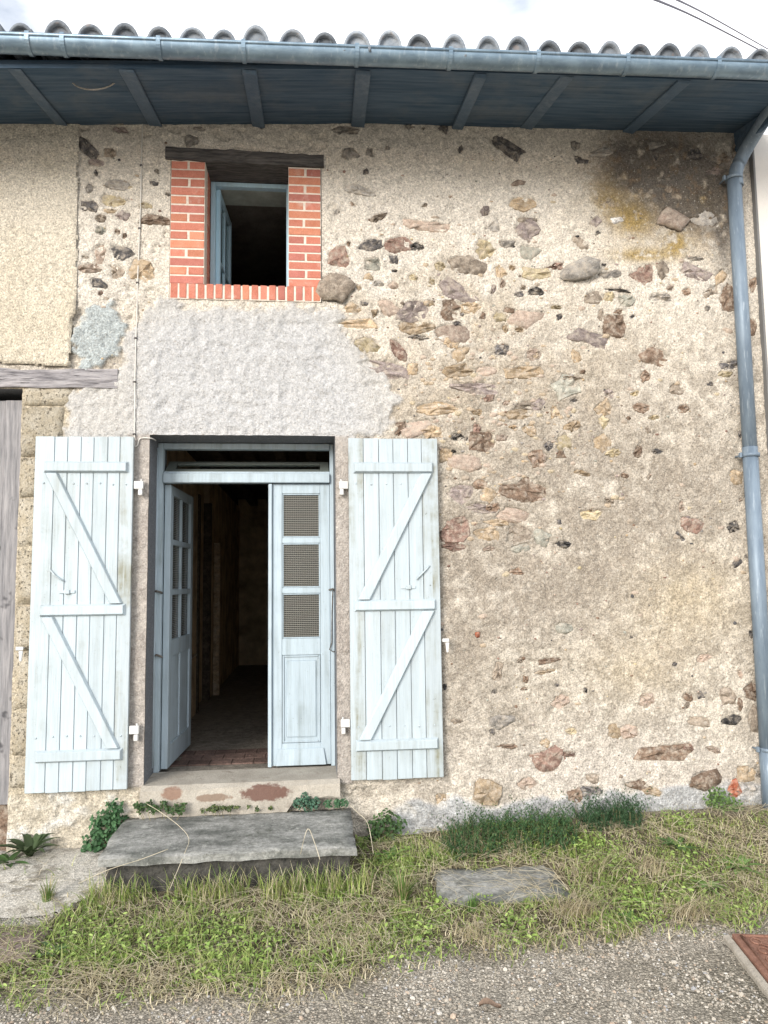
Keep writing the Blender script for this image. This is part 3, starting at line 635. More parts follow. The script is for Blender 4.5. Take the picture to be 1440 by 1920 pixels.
rg = Mt('ribbed_glass', .22, .35); rg.b.inputs['IOR'].default_value = 1.45
wz = rg.rng(rg.wave(26, 'Z'), .55, .95); wx = rg.rng(rg.wave(26, 'X'), .6, 1.0); wv = rg.math('MAXIMUM', wz, rg.math('MULTIPLY', wx, .4))
rg.base(rg.mix(wv, (.02, .021, .02), (.34, .33, .29))); rg.bump(wv, .004, 1.0); MATS['ribbed'] = rg.m  # rib glints and the dim room behind are painted as base colour
MATS['iron'] = stone_mat('old_iron', (.10, .085, .07), (.22, .20, .18), .5, .2)
def leaf(P, Wd, T, z0, z1, cols, label, stile, hinge_gap=0):
    b = B(); t0, t1 = 0, T
    leafbox(b, P, 0, stile, t0, t1, z0, z1); leafbox(b, P, Wd-stile, Wd, t0, t1, z0, z1)
    zr = [z0, z0+.137, z0+.690, z0+.795]     # bottom rail, panel, lock rail
    top = z1-.062; gh = (top-zr[3]-2*.036)/3
    x0, x1 = stile+.0005, Wd-stile-.0005
    leafbox(b, P, x0, x1, t0+.001, t1-.001, z0, zr[1]); leafbox(b, P, x0, x1, t0+.001, t1-.001, zr[2], zr[3]); leafbox(b, P, x0, x1, t0+.001, t1-.001, top, z1)
    gz = [zr[3]+k*(gh+.036) for k in range(3)]
    for k in (1, 2): leafbox(b, P, x0, x1, t0+.002, t1-.002, gz[k]-.036, gz[k])
    cw = (x1-x0-(cols-1)*.03)/cols; xs = [x0+k*(cw+.03) for k in range(cols)]
    for k in range(1, cols):
        leafbox(b, P, xs[k]-.03, xs[k], t0+.004, t1-.004, zr[3], top); leafbox(b, P, xs[k]-.03, xs[k], t0+.003, t1-.003, zr[1], zr[2])
    o = b.build('door_leaf', MATS['paint_door'], house, label)
    for g in gz:
        for xk in xs:
            q_ = B(); leafbox(q_, P, xk+.001, xk+cw-.001, t0+.015, t0+.020, g+.001, g+gh-.001, 0); q_.build('pane', MATS['ribbed'], o)
            q_ = B()     # glazing bead round the pane
            for (a0, a1, c0, c1) in ((xk+.001, xk+.009, g+.001, g+gh-.001), (xk+cw-.009, xk+cw-.001, g+.001, g+gh-.001), (xk+.0095, xk+cw-.0095, g+.001, g+.009), (xk+.0095, xk+cw-.0095, g+gh-.009, g+gh-.001)):
                leafbox(q_, P, a0, a1, t0+.006, t0+.0145, c0, c1, .002)
            q_.build('glazing_bead', MATS['paint_door'], o)
    for xk in xs:
        q_ = B(); leafbox(q_, P, xk+.001, xk+cw-.001, t0+.012, t1-.012, zr[1]+.001, zr[2]-.001, 0)
        leafbox(q_, P, xk+.028, xk+cw-.028, t0+.005, t0+.013, zr[1]+.035, zr[2]-.035, .006)
        q_.build('panel', MATS['paint_door'], o)
        q_ = B()
        for (a0, a1, c0, c1) in ((xk+.002, xk+.014, zr[1]+.002, zr[2]-.002), (xk+cw-.014, xk+cw-.002, zr[1]+.002, zr[2]-.002), (xk+.0145, xk+cw-.0145, zr[1]+.002, zr[1]+.014), (xk+.0145, xk+cw-.0145, zr[2]-.014, zr[2]-.002)):
            leafbox(q_, P, a0, a1, t0+.004, t0+.0115, c0, c1, .003)
        q_.build('panel_moulding', MATS['paint_door'], o)
    return o
LZ0, LZ1 = .452, 2.250
# right leaf, shut; hinged on the right
Pr = lambda a, t, z: (-.252+a, FY0+.022+t, z)
RW = .372
rl = leaf(Pr, RW, .040, LZ0, LZ1, 1, 'shut right leaf of the door, panes intact', .062)
B().box(-.2775, -.2535, FY0+.002, FY0+.05, LZ0-.003, LZ1, .004).build('astragal', MATS['paint_door'], rl)
kb = B(); kb.hexa([Pr(a, t, z) for (a, z, t) in ((.025, LZ0+.002, -.018), (RW-.03, LZ0+.002, -.018), (RW-.03, LZ0+.002, -.0005), (.025, LZ0+.002, -.0005), (.035, LZ0+.105, -.008), (RW-.045, LZ0+.105, -.008), (RW-.045, LZ0+.105, -.0005), (.035, LZ0+.105, -.0005))], .003)
kb.build('weatherboard', MATS['paint_door'], rl)
hk = W(624, 1108, FY0+.01); hk2 = W(620, 1220, FY0+.01)
B().tube([hk, W(622.5, 1150, FY0+.008), W(622, 1205, FY0+.005), W(618, 1218, FY0-.005), W(624, 1222, FY0-.006), W(631, 1221, FY0-.002)], .0035, 6).build('hook', MATS['iron'], rl)
B().tube([W(617, 1106, FY0+.01), W(624, 1104, FY0-.012), W(629, 1109, FY0+.005)], .006, 6).build('ring', MATS['iron'], rl)
# left leaf, swung into the room
Pl = swung(-.944, FY0+.045, math.radians(87.5), .70, None)
Plw = lambda a, t, z: Pl(a, -t, z)
ll = leaf(Plw, .715, .040, LZ0, LZ1, 2, 'left leaf of the door swung open into the dark corridor', .075)
q_ = B(); leafbox(q_, Plw, .03, .69, -.014, -.0005, LZ0+.002, LZ0+.11, .004); q_.build('weatherboard', MATS['paint_door'], ll)
B().tube([Plw(.70, -.003, 1.44), Plw(.70, -.035, 1.44), Plw(.66, -.04, 1.435), Plw(.60, -.038, 1.43)], .008, 6).build('handle', MATS['iron'], ll)
B().tube([W(296, 840, .225), W(292, 1100, .222), W(289, 1230, .22), W(286, 1440, .22)], .008, 6).build('bolt_rod', MATS['paint_door'], frame)
for v in (1110, 1230):
    B().tube([W(290, v, .232), W(293, v-2, .205), W(300, v, .215), W(304, v+2, .24)], .007, 6).build('rod_bracket', MATS['iron'], frame)

# ------------------------------------------------------------------ shutters
MATS['white_metal'] = paint_mat('white_painted_metal', (.62, .62, .61), (.34, .26, .21), .5)
MATS['moss_paint'] = paint_mat('algae_stained_paint', (.44, .50, .535), (.19, .18, .11), 1.7)
def shutter(x0, x1, bounds, hinge_right, label, stained):
    y1, y0 = -.034, -.060
    sh = B(); 
    for xx in ((x0+.002), (x1-.006)): pass
    # battens at the back carry the planks
    for z in (.62, 1.45, 2.26): sh.box(x0+.03, x1-.03, y1+.001, -.018, z, z+.07, .002)
    sh = sh.build('shutter', MATS['paint'], house, label)
    xs = [x0]+bounds+[x1]
    for k, (a, b_) in enumerate(zip(xs, xs[1:])):
        dz = random.uniform(-.003, .003)
        o = B().box(a+.0014, b_-.0014, y0+random.uniform(-.0012, .0012), y1, .4245+dz, 2.4965+dz*.5, bev=.0025)
        o.build('plank', MATS['moss_paint'] if k in stained else MATS['paint'], sh)
    inx = (x1-x0)
    ra, rb = (x0+.055, x1-.028) if hinge_right else (x0+.03, x1-.03)
    rz = [(2.275, 2.345), (1.425, 1.495), (.592, .662)]
    for z0, z1 in rz:
        b = B(); d = .024; c_ = .011
        b.hexa([(ra, y0-.0015, z0), (rb, y0-.0015, z0), (rb, y0-.0005, z1), (ra, y0-.0005, z1), (ra+c_, y0-d, z0+c_), (rb-c_, y0-d, z0+c_), (rb-c_, y0-d, z1-c_), (ra+c_, y0-d, z1-c_)], .0015)
        b.build('rail', MATS['paint'], sh)
    def brace(xt, zt, xb_, zb):
        w_ = .040; b = B(); c_ = .010; d = .023; sgn = 1
        b.hexa([(xb_-w_, y0-.0015, zb), (xb_+w_, y0-.0015, zb), (xt+w_, y0-.0015, zt), (xt-w_, y0-.0015, zt), (xb_-w_+c_, y0-d, zb+.001), (xb_+w_-c_, y0-d, zb+.001), (xt+w_-c_, y0-d, zt-.001), (xt-w_+c_, y0-d, zt-.001)], .0015)
        b.build('brace', MATS['paint'], sh)
    if hinge_right: bt, bb = ra+.045, rb-.055
    else: bt, bb = rb-.045, ra+.06
    brace(bt, 2.2735, bb, 1.4965); brace(bt, 1.4235, bb, .6635)
    # hinges
    hx = x1 if hinge_right else x0; sg = 1 if hinge_right else -1
    for z in ((2.18, .735) if True else ()):
        b = B(); e0, e1 = sorted((hx+sg*.0015, hx+sg*.058)); b.box(e0, e1, -.052, -.030, z, z+.048, .003)
        p0, p1 = sorted((hx+sg*.030, hx+sg*.054)); b.box(p0, p1, -.058, -.028, z-.038, z-.002, .003)
        b.tube([(hx+sg*.045, -.041, z+.046), (hx+sg*.045, -.041, z+.060)], .006, 6)
        b.build('hinge', MATS['white_metal'], sh)
    # dome headed nails
    b = B()
    for z in (2.21, .735):
        for a, b_ in zip(xs, xs[1:]):
            b.tube([((a+b_)/2, y0+.001, z+random.uniform(-.006, .006)), ((a+b_)/2, y0-.004, z)], [.007, .004], 6)
    b.build('nails', MATS['paint'], sh, kind='stuff')
    # espagnolette keep and stay hook
    mid = xs[2]+.02 if hinge_right else xs[-3]-.01
    b = B(); b.box(mid-.045, mid+.045, y0-.007, y0-.001, 1.560, 1.578, .002); b.box(mid-.016, mid+.016, y0-.016, y0-.0075, 1.556, 1.582, .003); b.build('latch_plate', MATS['paint'], sh)
    s2 = -1 if hinge_right else 1
    hx0 = mid+s2*.05
    B().tube([(hx0+s2*.085, y0-.004, 1.70), (hx0+s2*.06, y0-.012, 1.675), (hx0, y0-.010, 1.615)] if not hinge_right else [(hx0-.05, y0-.004, 1.70), (hx0-.02, y0-.012, 1.665), (hx0+.03, y0-.010, 1.632)], .005, 6).build('stay_hook', MATS['paint'], sh)
    return sh
lb = [W(u/4.8, 780+300/4.8, -.05)[0] for u in (497, 615, 735, 850, 975, 1085)]
shutter(-1.639, -1.067, lb, True, 'left shutter folded back against the pier, braces falling to the right', (6,))
rb_ = [W(620+u/5.333, 780+350/5.333, -.05)[0] for u in (325, 478, 622, 768, 905)]
shutter(.230, .792, rb_, False, 'right shutter with green algae stains down its outer edge', (0, 5))
# the cast shutter catches
for (u, v) in ((838, 1206), (41, 1222)):
    p = W(u, v, -.05); b = B()
    b.tube([(p[0], .0, p[2]+.02), (p[0], -.062, p[2]+.02)], .006, 6); b.box(p[0]-.030, p[0]+.012, -.068, -.058, p[2]+.008, p[2]+.03, .003)
    b.hexa([(p[0]-.006, -.070, p[2]-.055), (p[0]+.006, -.070, p[2]-.055), (p[0]+.006, -.058, p[2]-.055), (p[0]-.006, -.058, p[2]-.055), (p[0]-.012, -.072, p[2]+.005), (p[0]+.012, -.072, p[2]+.005), (p[0]+.012, -.058, p[2]+.005), (p[0]-.012, -.058, p[2]+.005)], .003)
    b.build('shutter_catch', MATS['white_metal'], house)

# ------------------------------------------------------------------ rooms behind the openings
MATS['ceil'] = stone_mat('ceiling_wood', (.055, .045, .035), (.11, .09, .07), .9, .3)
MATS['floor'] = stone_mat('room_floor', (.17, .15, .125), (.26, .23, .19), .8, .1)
mp_ = Mt('brown_plaster', .95, .1); mp_.base(mp_.scale((.50, .40, .28), mp_.rng(mp_.noise(5, 5, .6), .3, .7, .6, 1.3))); mp_.bump(mp_.noise(30, 4), .01); MATS['brownp'] = mp_.m
b = B(); b.box(-1.4, 1.6, .2605, 6.5, .30, .425); fl_ = b.build('room_floor', MATS['floor'], house)
MATS['tomette'] = stone_mat('terracotta_floor_tile', (.12, .085, .07), (.19, .12, .10), .85, .35)
for r_ in range(3):
    for k in range(8):
        x0 = -.95+k*.142+(.07 if r_ % 2 else 0); B().box(x0, x0+.138, .45+r_*.142, .45+r_*.142+.138, .4255, .434, .002).build('floor_tile', MATS['tomette'], fl_)
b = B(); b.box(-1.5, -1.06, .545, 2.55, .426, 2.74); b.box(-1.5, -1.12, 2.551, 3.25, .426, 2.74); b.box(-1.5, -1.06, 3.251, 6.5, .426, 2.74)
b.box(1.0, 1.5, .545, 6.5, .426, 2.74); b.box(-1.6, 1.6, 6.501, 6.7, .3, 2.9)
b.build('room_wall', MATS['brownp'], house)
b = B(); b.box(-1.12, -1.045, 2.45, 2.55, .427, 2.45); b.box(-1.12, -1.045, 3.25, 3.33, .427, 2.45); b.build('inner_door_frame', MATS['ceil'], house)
B().box(-1.05, -.985, 3.55, 3.64, .427, 2.05, .004).build('post', MATS['stone_o'], house)
B().tube([(-1.03, .9, .98), (-1.03, 2.2, .98)], .014, 8).build('wall_pipe', MATS['white_metal'], house)
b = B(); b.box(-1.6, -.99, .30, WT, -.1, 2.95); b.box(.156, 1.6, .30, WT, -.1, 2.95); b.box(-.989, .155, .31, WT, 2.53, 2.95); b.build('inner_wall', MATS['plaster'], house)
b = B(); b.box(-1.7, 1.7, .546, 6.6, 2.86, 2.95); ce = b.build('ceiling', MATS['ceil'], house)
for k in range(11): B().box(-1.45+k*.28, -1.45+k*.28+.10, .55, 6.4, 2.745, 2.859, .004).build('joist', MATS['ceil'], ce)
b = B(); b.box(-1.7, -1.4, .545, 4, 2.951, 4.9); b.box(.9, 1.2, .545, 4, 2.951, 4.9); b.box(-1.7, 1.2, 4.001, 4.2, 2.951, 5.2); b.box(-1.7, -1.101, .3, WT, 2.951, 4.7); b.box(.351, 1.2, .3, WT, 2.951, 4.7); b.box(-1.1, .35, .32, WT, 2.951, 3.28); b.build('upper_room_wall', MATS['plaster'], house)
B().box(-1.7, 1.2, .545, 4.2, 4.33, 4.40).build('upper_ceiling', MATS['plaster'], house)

# ------------------------------------------------------------------ roof, soffit, gutter
YG = -.85
gl, gr_ = W(0, 62, YG), W(1440, 115, YG)
def gut_z(x): return gl[2]+(gr_[2]-gl[2])*(x-gl[0])/(gr_[0]-gl[0])
SLOPE = .20
def eave_z(x, y):
    "underside of the roof boards"
    return soffit_z(x)+(y)*SLOPE if y > -2 else 0
ms = Mt('haze_blue_boards', .9, .15)  # deep blue puts eave shade and flare haze into the board colour
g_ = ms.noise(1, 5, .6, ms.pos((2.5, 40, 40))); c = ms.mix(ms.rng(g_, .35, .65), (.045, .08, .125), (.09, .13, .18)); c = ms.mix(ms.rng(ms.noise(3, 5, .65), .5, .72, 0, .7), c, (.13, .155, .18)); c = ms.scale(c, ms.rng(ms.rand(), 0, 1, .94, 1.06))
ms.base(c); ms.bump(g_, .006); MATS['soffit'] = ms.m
REND = 2.93
MATS['rafter'] = paint_mat('haze_blue_rafter', (.072, .115, .17), (.17, .21, .25), 1.0)  # rafter colour takes the same painted-in haze blue as the boards
roofdeck = B()
xsq = [-4.5, -1.935, .417, REND]
for a, b_ in zip(xsq, xsq[1:]):
    P_ = lambda x, y, t: (x, y, float(eave_z(x, y))+t)
    roofdeck.hexa([P_(a, -.71, .026), P_(b_, -.71, .026), P_(b_, 6, .026), P_(a, 6, .026), P_(a, -.71, .05), P_(b_, -.71, .05), P_(b_, 6, .05), P_(a, 6, .05)])
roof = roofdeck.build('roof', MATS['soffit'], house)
ys = np.linspace(-.72, .10, 7)
for y0, y1 in zip(ys, ys[1:]):
    cuts = [-4.5, -1.935, .417, REND]
    b = B()
    prev = None
    for x in cuts:
        ring = [b.bm.verts.new(p) for p in ((x, y0+.0008, float(eave_z(x, y0))), (x, y1-.0008, float(eave_z(x, y1))), (x, y1-.0008, float(eave_z(x, y1))+.022), (x, y0+.0008, float(eave_z(x, y0))+.022))]
        if prev:
            for k in range(4): b.bm.faces.new((prev[k], ring[k], ring[(k+1) % 4], prev[(k+1) % 4]))
        else: b.bm.faces.new(ring)
        prev = ring
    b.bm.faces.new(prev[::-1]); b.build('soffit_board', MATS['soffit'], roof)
for u in (-190, 20, 232, 466, 682, 905, 1068, 1290):
    x = W(u, 150, -.75)[0]; b = B(); w_ = random.uniform(.026, .046); rd = random.uniform(-.022, -.006); sk = random.uniform(-.03, .03)
    P_ = lambda dx, y, t: (x+dx, y, float(eave_z(x, y))+t)
    b.hexa([P_(-w_, -.70, rd), P_(w_, -.70, rd-.004), P_(w_+sk, .05, rd-.006), P_(-w_+sk, .05, rd), P_(-w_, -.715, -.002), P_(w_, -.715, -.002), P_(w_+sk, .05, -.002), P_(-w_+sk, .05, -.002)], .004)
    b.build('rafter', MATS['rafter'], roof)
b = B(); b.hexa([(REND, -.80, float(eave_z(REND, -.8))-.03), (REND+.03, -.80, float(eave_z(REND, -.8))-.03), (REND+.03, .06, float(eave_z(REND, .06))-.15), (REND, .06, float(eave_z(REND, .06))-.15),
    (REND, -.80, float(eave_z(REND, -.8))+.06), (REND+.03, -.80, float(eave_z(REND, -.8))+.06), (REND+.03, .06, float(eave_z(REND, .06))+.06), (REND, .06, float(eave_z(REND, .06))+.06)], .003)
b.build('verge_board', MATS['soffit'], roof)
# tiles
mt_ = Mt('hazed_weathered_tile', .9, .15)
c = mt_.mix(mt_.rng(mt_.noise(14, 5, .65), .35, .65), (.16, .185, .22), (.28, .305, .335)); c = mt_.scale(c, mt_.rng(mt_.rand(), 0, 1, .6, 1.3))  # blue-grey flare haze over terracotta is put into the tile colour
c = mt_.mix(mt_.rng(mt_.noise(24, 4), .6, .7, 0, .5), c, (.25, .20, .18)); mt_.base(c); mt_.bump(mt_.noise(50, 4), .006); MATS['tile'] = mt_.m
def tile_mesh(inv=False):
    n = 12; vs = []; Lr = .44
    for yy, r in ((0, 1.0), (Lr, .86)):
        for th in (0.0, .014):
            for k in range(n+1):
                t = math.pi*k/n; rr = .078*r-th
                x = rr*.93*math.cos(t); z = (rr*1.30)*abs(math.sin(t))**1.05
                vs.append((x, yy, (-z if inv else z)))
    m_ = n+1; fs = []
    for k in range(n):
        o0, o1, i0, i1 = k, k+2*m_, k+m_, k+3*m_
        fs += [(o0, o0+1, o1+1, o1), (i0, i1, i1+1, i0+1), (o0, i0, i0+1, o0+1), (o1, o1+1, i1+1, i1)]
    fs += [(0, 2*m_, 3*m_, m_), (n, n+m_, n+3*m_, n+2*m_)]
    if not inv:
        b0 = len(vs); vs += [(v[0]*.99, .022, v[2]*.99) for v in vs[m_:2*m_]]+[(0, .018, .03)]
        fs += [(b0+k, b0+k+1, b0+m_, b0+m_) for k in range(n)]
    tri = [f[:3] for f in fs if f[2] == f[3]]; quad = [f for f in fs if f[2] != f[3]]
    me = mesh_np('tile', vs, [np.array(quad)]+([np.array(tri)] if tri else [])); flipfix(me); me.materials.append(MATS['tile']); return me
tm, tmi = tile_mesh(), tile_mesh(True)
tus = [-80, -18, 40, 110, 172, 235, 300, 362, 420, 480, 549, 609, 669, 730, 786, 850, 914, 970, 1030, 1086, 1143, 1199, 1252, 1310, 1368, 1425, 1482, 1540]
txs = [W(u, 62+u*.0368, YG+.02)[0] for u in tus]
ang = math.atan(SLOPE)
for k, x in enumerate(txs):
    for row in range(3):
        o = link('tile', tm, None, roof); y = YG+.015+row*.36+random.uniform(-.015, .015)
        zb = gut_z(x)-.026+random.uniform(-.006, .012)
        o.location = (x, y, zb+(y-YG)*SLOPE+row*.006); o.rotation_euler = (ang, random.uniform(-.05, .05), random.uniform(-.04, .04)); o.scale = (1.0+random.uniform(-.05, .06), 1, 1+random.uniform(-.10, .14))
    if k < len(txs)-1:
        o = link('tile', tmi, None, roof); xm = (x+txs[k+1])/2
        o.location = (xm, YG+.03, gut_z(xm)+.052); o.rotation_euler = (ang, 0, 0); o.scale = (.8, 1, .75)
# gutter
mz = Mt('zinc', .42, .5, .55)
c = mz.mix(mz.rng(mz.noise(3, 5, .6, mz.pos((3, 3, 9))), .35, .65), (.15, .215, .28), (.235, .32, .395)); c = mz.mix(mz.rng(mz.noise(26, 4, .6, mz.pos((1.6, 1, .35))), .55, .70, 0, .6), c, (.36, .43, .49)); mz.base(c); mz.rough(mz.rng(mz.noise(9, 4), .3, .7, .35, .6)); MATS['zinc'] = mz.m
gx0, gx1, R_ = -4.5, 4.6, .056
b = B(); n = 14; prev = None
for x in np.linspace(gx0, gx1, 12):
    zt = gut_z(x); ring = []
    for rr in (R_, R_-.003):
        for k in range(n+1):
            t = math.pi+math.pi*k/n; ring.append(b.bm.verts.new((x, YG+R_+rr*math.cos(t), zt-.004+rr*math.sin(t)*1.05)))
    m_ = n+1
    if prev:
        for s0 in (0, m_):
            for k in range(n): f = b.bm.faces.new((prev[s0+k], prev[s0+k+1], ring[s0+k+1], ring[s0+k])); f.smooth = True
        b.bm.faces.new((prev[0], ring[0], ring[m_], prev[m_])); b.bm.faces.new((prev[n], prev[n+m_], ring[n+m_], ring[n]))
    prev = ring
b.tube([(gx0, YG+.003, gut_z(gx0)), (gx1, YG+.003, gut_z(gx1))], .0105, 8)
gut = b.build('gutter', MATS['zinc'], house)
for u in (-120, 49, 115, 296, 456, 670, 846, 1011, 1179, 1350):
    x = W(u, 85+u*.0368, YG)[0]; b = B(); zt = gut_z(x); prev = None
    for k in range(15):
        t = math.pi-.35+(math.pi+.35)*k/14; c_, s_ = math.cos(t), math.sin(t)
        ring = [b.bm.verts.new((x+dx, YG+R_+rr*c_, zt-.004+rr*1.05*s_)) for dx, rr in ((-.011, R_+.001), (.011, R_+.001), (.011, R_+.006), (-.011, R_+.006))]
        if prev:
            for j in range(4): b.bm.faces.new((prev[j], ring[j], ring[(j+1) % 4], prev[(j+1) % 4]))
        prev = ring
    b.build('gutter_bracket', MATS['zinc'], gut)
# downpipe with swan neck
mz2 = Mt('grey_downpipe', .5, .4, .15)
c = mz2.mix(mz2.rng(mz2.noise(4, 5, .6, mz2.pos((6, 6, 1.2))), .35, .65), (.14, .185, .24), (.20, .255, .315)); c = mz2.mix(mz2.rng(mz2.noise(30, 4, .6, mz2.pos((3, 3, .3))), .58, .70, 0, .5), c, (.42, .48, .54)); mz2.base(c); MATS['pipe'] = mz2.m
pr = .045
axis = [W(1530, 95, -.78), W(1490, 140, -.66), W(1452, 195, -.42), W(1412, 258, -.17), W(1391, 295, -.09), W(1380, 322, -.078), W(1381, 350, -.075)]
px_, pz_ = W(1394, 620, -.075)[0], 0
ax2 = [(2.880, -.075, 4.24)]+[(2.878-.0015*k, -.075+.001*k, z) for k, z in enumerate((3.6, 3.0, 2.45))]
def catmull(P, n=5):
    P = [Vector(p) for p in P]; out = []
    for i in range(len(P)-1):
        p0, p1, p2, p3 = P[max(i-1, 0)], P[i], P[i+1], P[min(i+2, len(P)-1)]
        for k in range(n):
            t = k/n; out.append(.5*((2*p1)+(p2-p0)*t+(2*p0-5*p1+4*p2-p3)*t*t+(3*p1-p0-3*p2+p3)*t**3))
    return out+[P[-1]]
dp = B(); dp.tube(catmull(axis, 5), pr, 18)
pipe = dp.build('downpipe', MATS['pipe'], house)
def pipeseg(z1, z0, r1, r0, v1=None):
    def at(z):
        uu = np.interp(z, [.3, 1.9, 4.3], [1446, 1423, 1383]); return None
    xa = np.interp(z1, [.2, 4.3], [2.855, 2.862]); xb_ = np.interp(z0, [.2, 4.3], [2.855, 2.862])
    b = B(); b.tube([(xa, -.075, z1), (xb_, -.075, z0)], [r1, r0], 20); return b.build('pipe_length', MATS['pipe'], pipe)
pipeseg(4.30, 2.42, pr*1.02, pr*1.0); pipeseg(2.45, .50, pr*1.06, pr*1.04); pipeseg(.515, .14, pr*1.12, pr*1.12)
for z in (4.285, 2.385, .51):
    b = B(); b.tube([(2.861, -.075, z), (2.861, -.075, z+.024)], pr*1.24, 18); b.box(2.785, 2.80, -.085, -.06, z-.004, z+.030, .003); b.tube([(2.80, -.07, z+.012), (2.80, .01, z+.012)], .006, 6)
    b.build('pipe_clamp', MATS['pipe'], pipe)
# small plate nailed on the wall head, loop of wire hanging from the rafters
p0, p1 = W(214, 229, -.03), W(231, 210, -.03)
B().box(p0[0], p1[0], -.05, .0, p0[2], p1[2], .003).build('bracket', MATS['stone_g'], house)
wl_ = [W(u, v, -.55) for u, v in ((122, 112), (121, 128), (128, 146), (145, 162), (170, 168), (195, 165), (214, 156), (228, 140))]
b = B(); b.tube(catmull(wl_, 4), .004, 6); o = b.build('hanging_wire', MATS['stone_l']); set_props(o, 'thin pale wire hanging in a loop under the eaves boards', 'wire')

# ------------------------------------------------------------------ the barn on the left
barn = empty('barn', (-2.6, .2, 0), 'adjoining barn with yellowish roughcast and a grey timber beam over its door', 'barn')
XB = lines(-4.2, -1.40, .010, ()); ZB = lines(2.70, 4.60, .010, ())
BXg, BZg = np.meshgrid(XB, ZB, indexing='ij'); bu, bv = PIX(BXg, -.03, BZg)
edge_r = np.interp(bv+0*bu, [150, 232, 330, 580, 600, 640, 684], [149, 149, 146, 143, 136, 134, 130])+7*(fbm(BXg, BZg, 22, 3)-.5)
edge_b = np.interp(bu, [-400, 0, 40, 100, 132, 145], [680, 681, 683, 687, 686, 672])+6*(fbm(BXg+3, BZg, 26, 3)-.5)
inside = (bu < edge_r) & (bv < edge_b)
d_in = np.minimum(edge_r-bu, edge_b-bv)
hh = .030*sstep(-3, 5, d_in)*np.where(bv > 560, 1, .45)+.010*(fbm(BXg, BZg, 3, 3)-.5)+.012*(fbm(BXg, BZg, 30, 3)-.5)
Cb = np.ones(BXg.shape+(3,))*L((.60, .54, .44)); 
def blend2(C, m, c): m = np.clip(m, 0, 1)[..., None]; return C*(1-m)+L(c)*m
Cb = blend2(Cb, sstep(600, 300, bv)*.7, (.61, .565, .49)); Cb = blend2(Cb, sstep(.45, .7, fbm(BXg, BZg, 5, 4))*.35, (.50, .44, .34))
ii = np.arange(BXg.size).reshape(BXg.shape); qb = np.stack([ii[:-1, :-1], ii[1:, :-1], ii[1:, 1:], ii[:-1, 1:]], -1)
keep = inside[:-1, :-1] & inside[1:, 1:] & inside[1:, :-1] & inside[:-1, 1:]
link('roughcast', mesh_np('roughcast', np.stack([BXg, -.004-hh, BZg], -1).reshape(-1, 3), qb[keep], Cb.reshape(-1, 3)), MATS['render'], barn)
# rubble behind it so the wall carries on outside the picture
B().box(-4.2, -2.69, .02, .3, 2.80, 4.55).build('barn_wall', MATS['block'], barn)
mg = Mt('silver_weathered_wood', .9, .15)
g_ = mg.noise(1, 6, .7, mg.pos((5, 30, 55), (0, math.radians(-9), 0))); c = mg.mix(mg.rng(g_, .30, .62), (.10, .095, .105), (.42, .40, .41)); c = mg.mix(mg.rng(mg.noise(1, 3, .6, mg.pos((9, 30, 120), (0, math.radians(-11), 0))), .60, .68, 0, .8), c, (.035, .032, .035)); mg.base(c); mg.bump(g_, .014, 1); MATS['beam'] = mg.m
bx1 = W(222, 700)[0]
rough_beam(-4.0, bx1, -.020, .28, lambda x: np.interp(x, [-4, -1.94, bx1], [2.80, 2.808, 2.806]), lambda x: np.interp(x, [-4, -1.94, -1.66, -1.45, bx1], [2.92, 2.925, 2.912, 2.925, 2.925]), 30, .004, 'beam', MATS['beam'], barn)
mg = Mt('grey_door_wood', .9, .15)
g_ = mg.noise(1, 6, .65, mg.pos((55, 30, 4))); c = mg.mix(mg.rng(g_, .32, .66), (.17, .17, .18), (.40, .385, .39)); c = mg.scale(c, mg.rng(mg.rand(), 0, 1, .8, 1.1)); c = mg.mix(mg.rng(mg.noise(7, 3), .66, .72, 0, .8), c, (.06, .06, .065)); mg.base(c); mg.bump(g_, .006); MATS['doorwood'] = mg.m
bd = B().box(-4.0, BX-.012, .115, .135, .34, 2.62).build('barn_door', MATS['doorwood'], barn)
xk = BX-.010
for k in range(15):
    w_ = .115 if k == 0 else random.uniform(.13, .16)
    B().box(xk-w_+.003, xk, .065+random.uniform(0, .004)+(0 if k == 0 else .012), .114, .335+random.uniform(-.01, .01), 2.745, .003).build('plank', MATS['doorwood'], bd); xk -= w_
B().box(-4.0, BX-.004, .14, .30, -.1, .33).build('barn_sill', MATS['stone_n'], barn)
B().box(-4.2, BX-.003, .31, .34, -.1, 3.0).build('barn_lining', MATS['oldwood'], barn)

# ------------------------------------------------------------------ neighbour on the right
nb_ = empty('neighbour_house', (4.2, .1, .1), 'smooth cream rendered house joined to the right of the downpipe', 'house')
m = Mt('smooth_cream_render', .9, .2); c = m.scale((.66, .63, .59), m.rng(m.noise(2.5, 4), .3, .7, .93, 1.05)); m.base(c); m.bump(m.noise(120, 3), .0025); MATS['cream'] = m.m
b = B(); 
b.box(3.045, 7.5, -.028, .3, .42, 4.66, .004); b.build('wall', MATS['cream'], nb_)
m = Mt('plinth_render', .9, .2); m.base(m.scale((.40, .38, .35), m.rng(m.noise(12, 4), .3, .7, .8, 1.15))); m.bump(m.noise(60, 4), .006)
B().box(3.055, 7.5, -.045, .3, -.1, .418, .006).build('plinth', m.m, nb_)
mfl = Mt('dark_flashing', .7, .3); mfl.base((.16, .16, .16))
B().box(3.030, 3.0445, -.040, .02, .30, 4.56, .002).build('edge_strip', mfl.m, nb_)

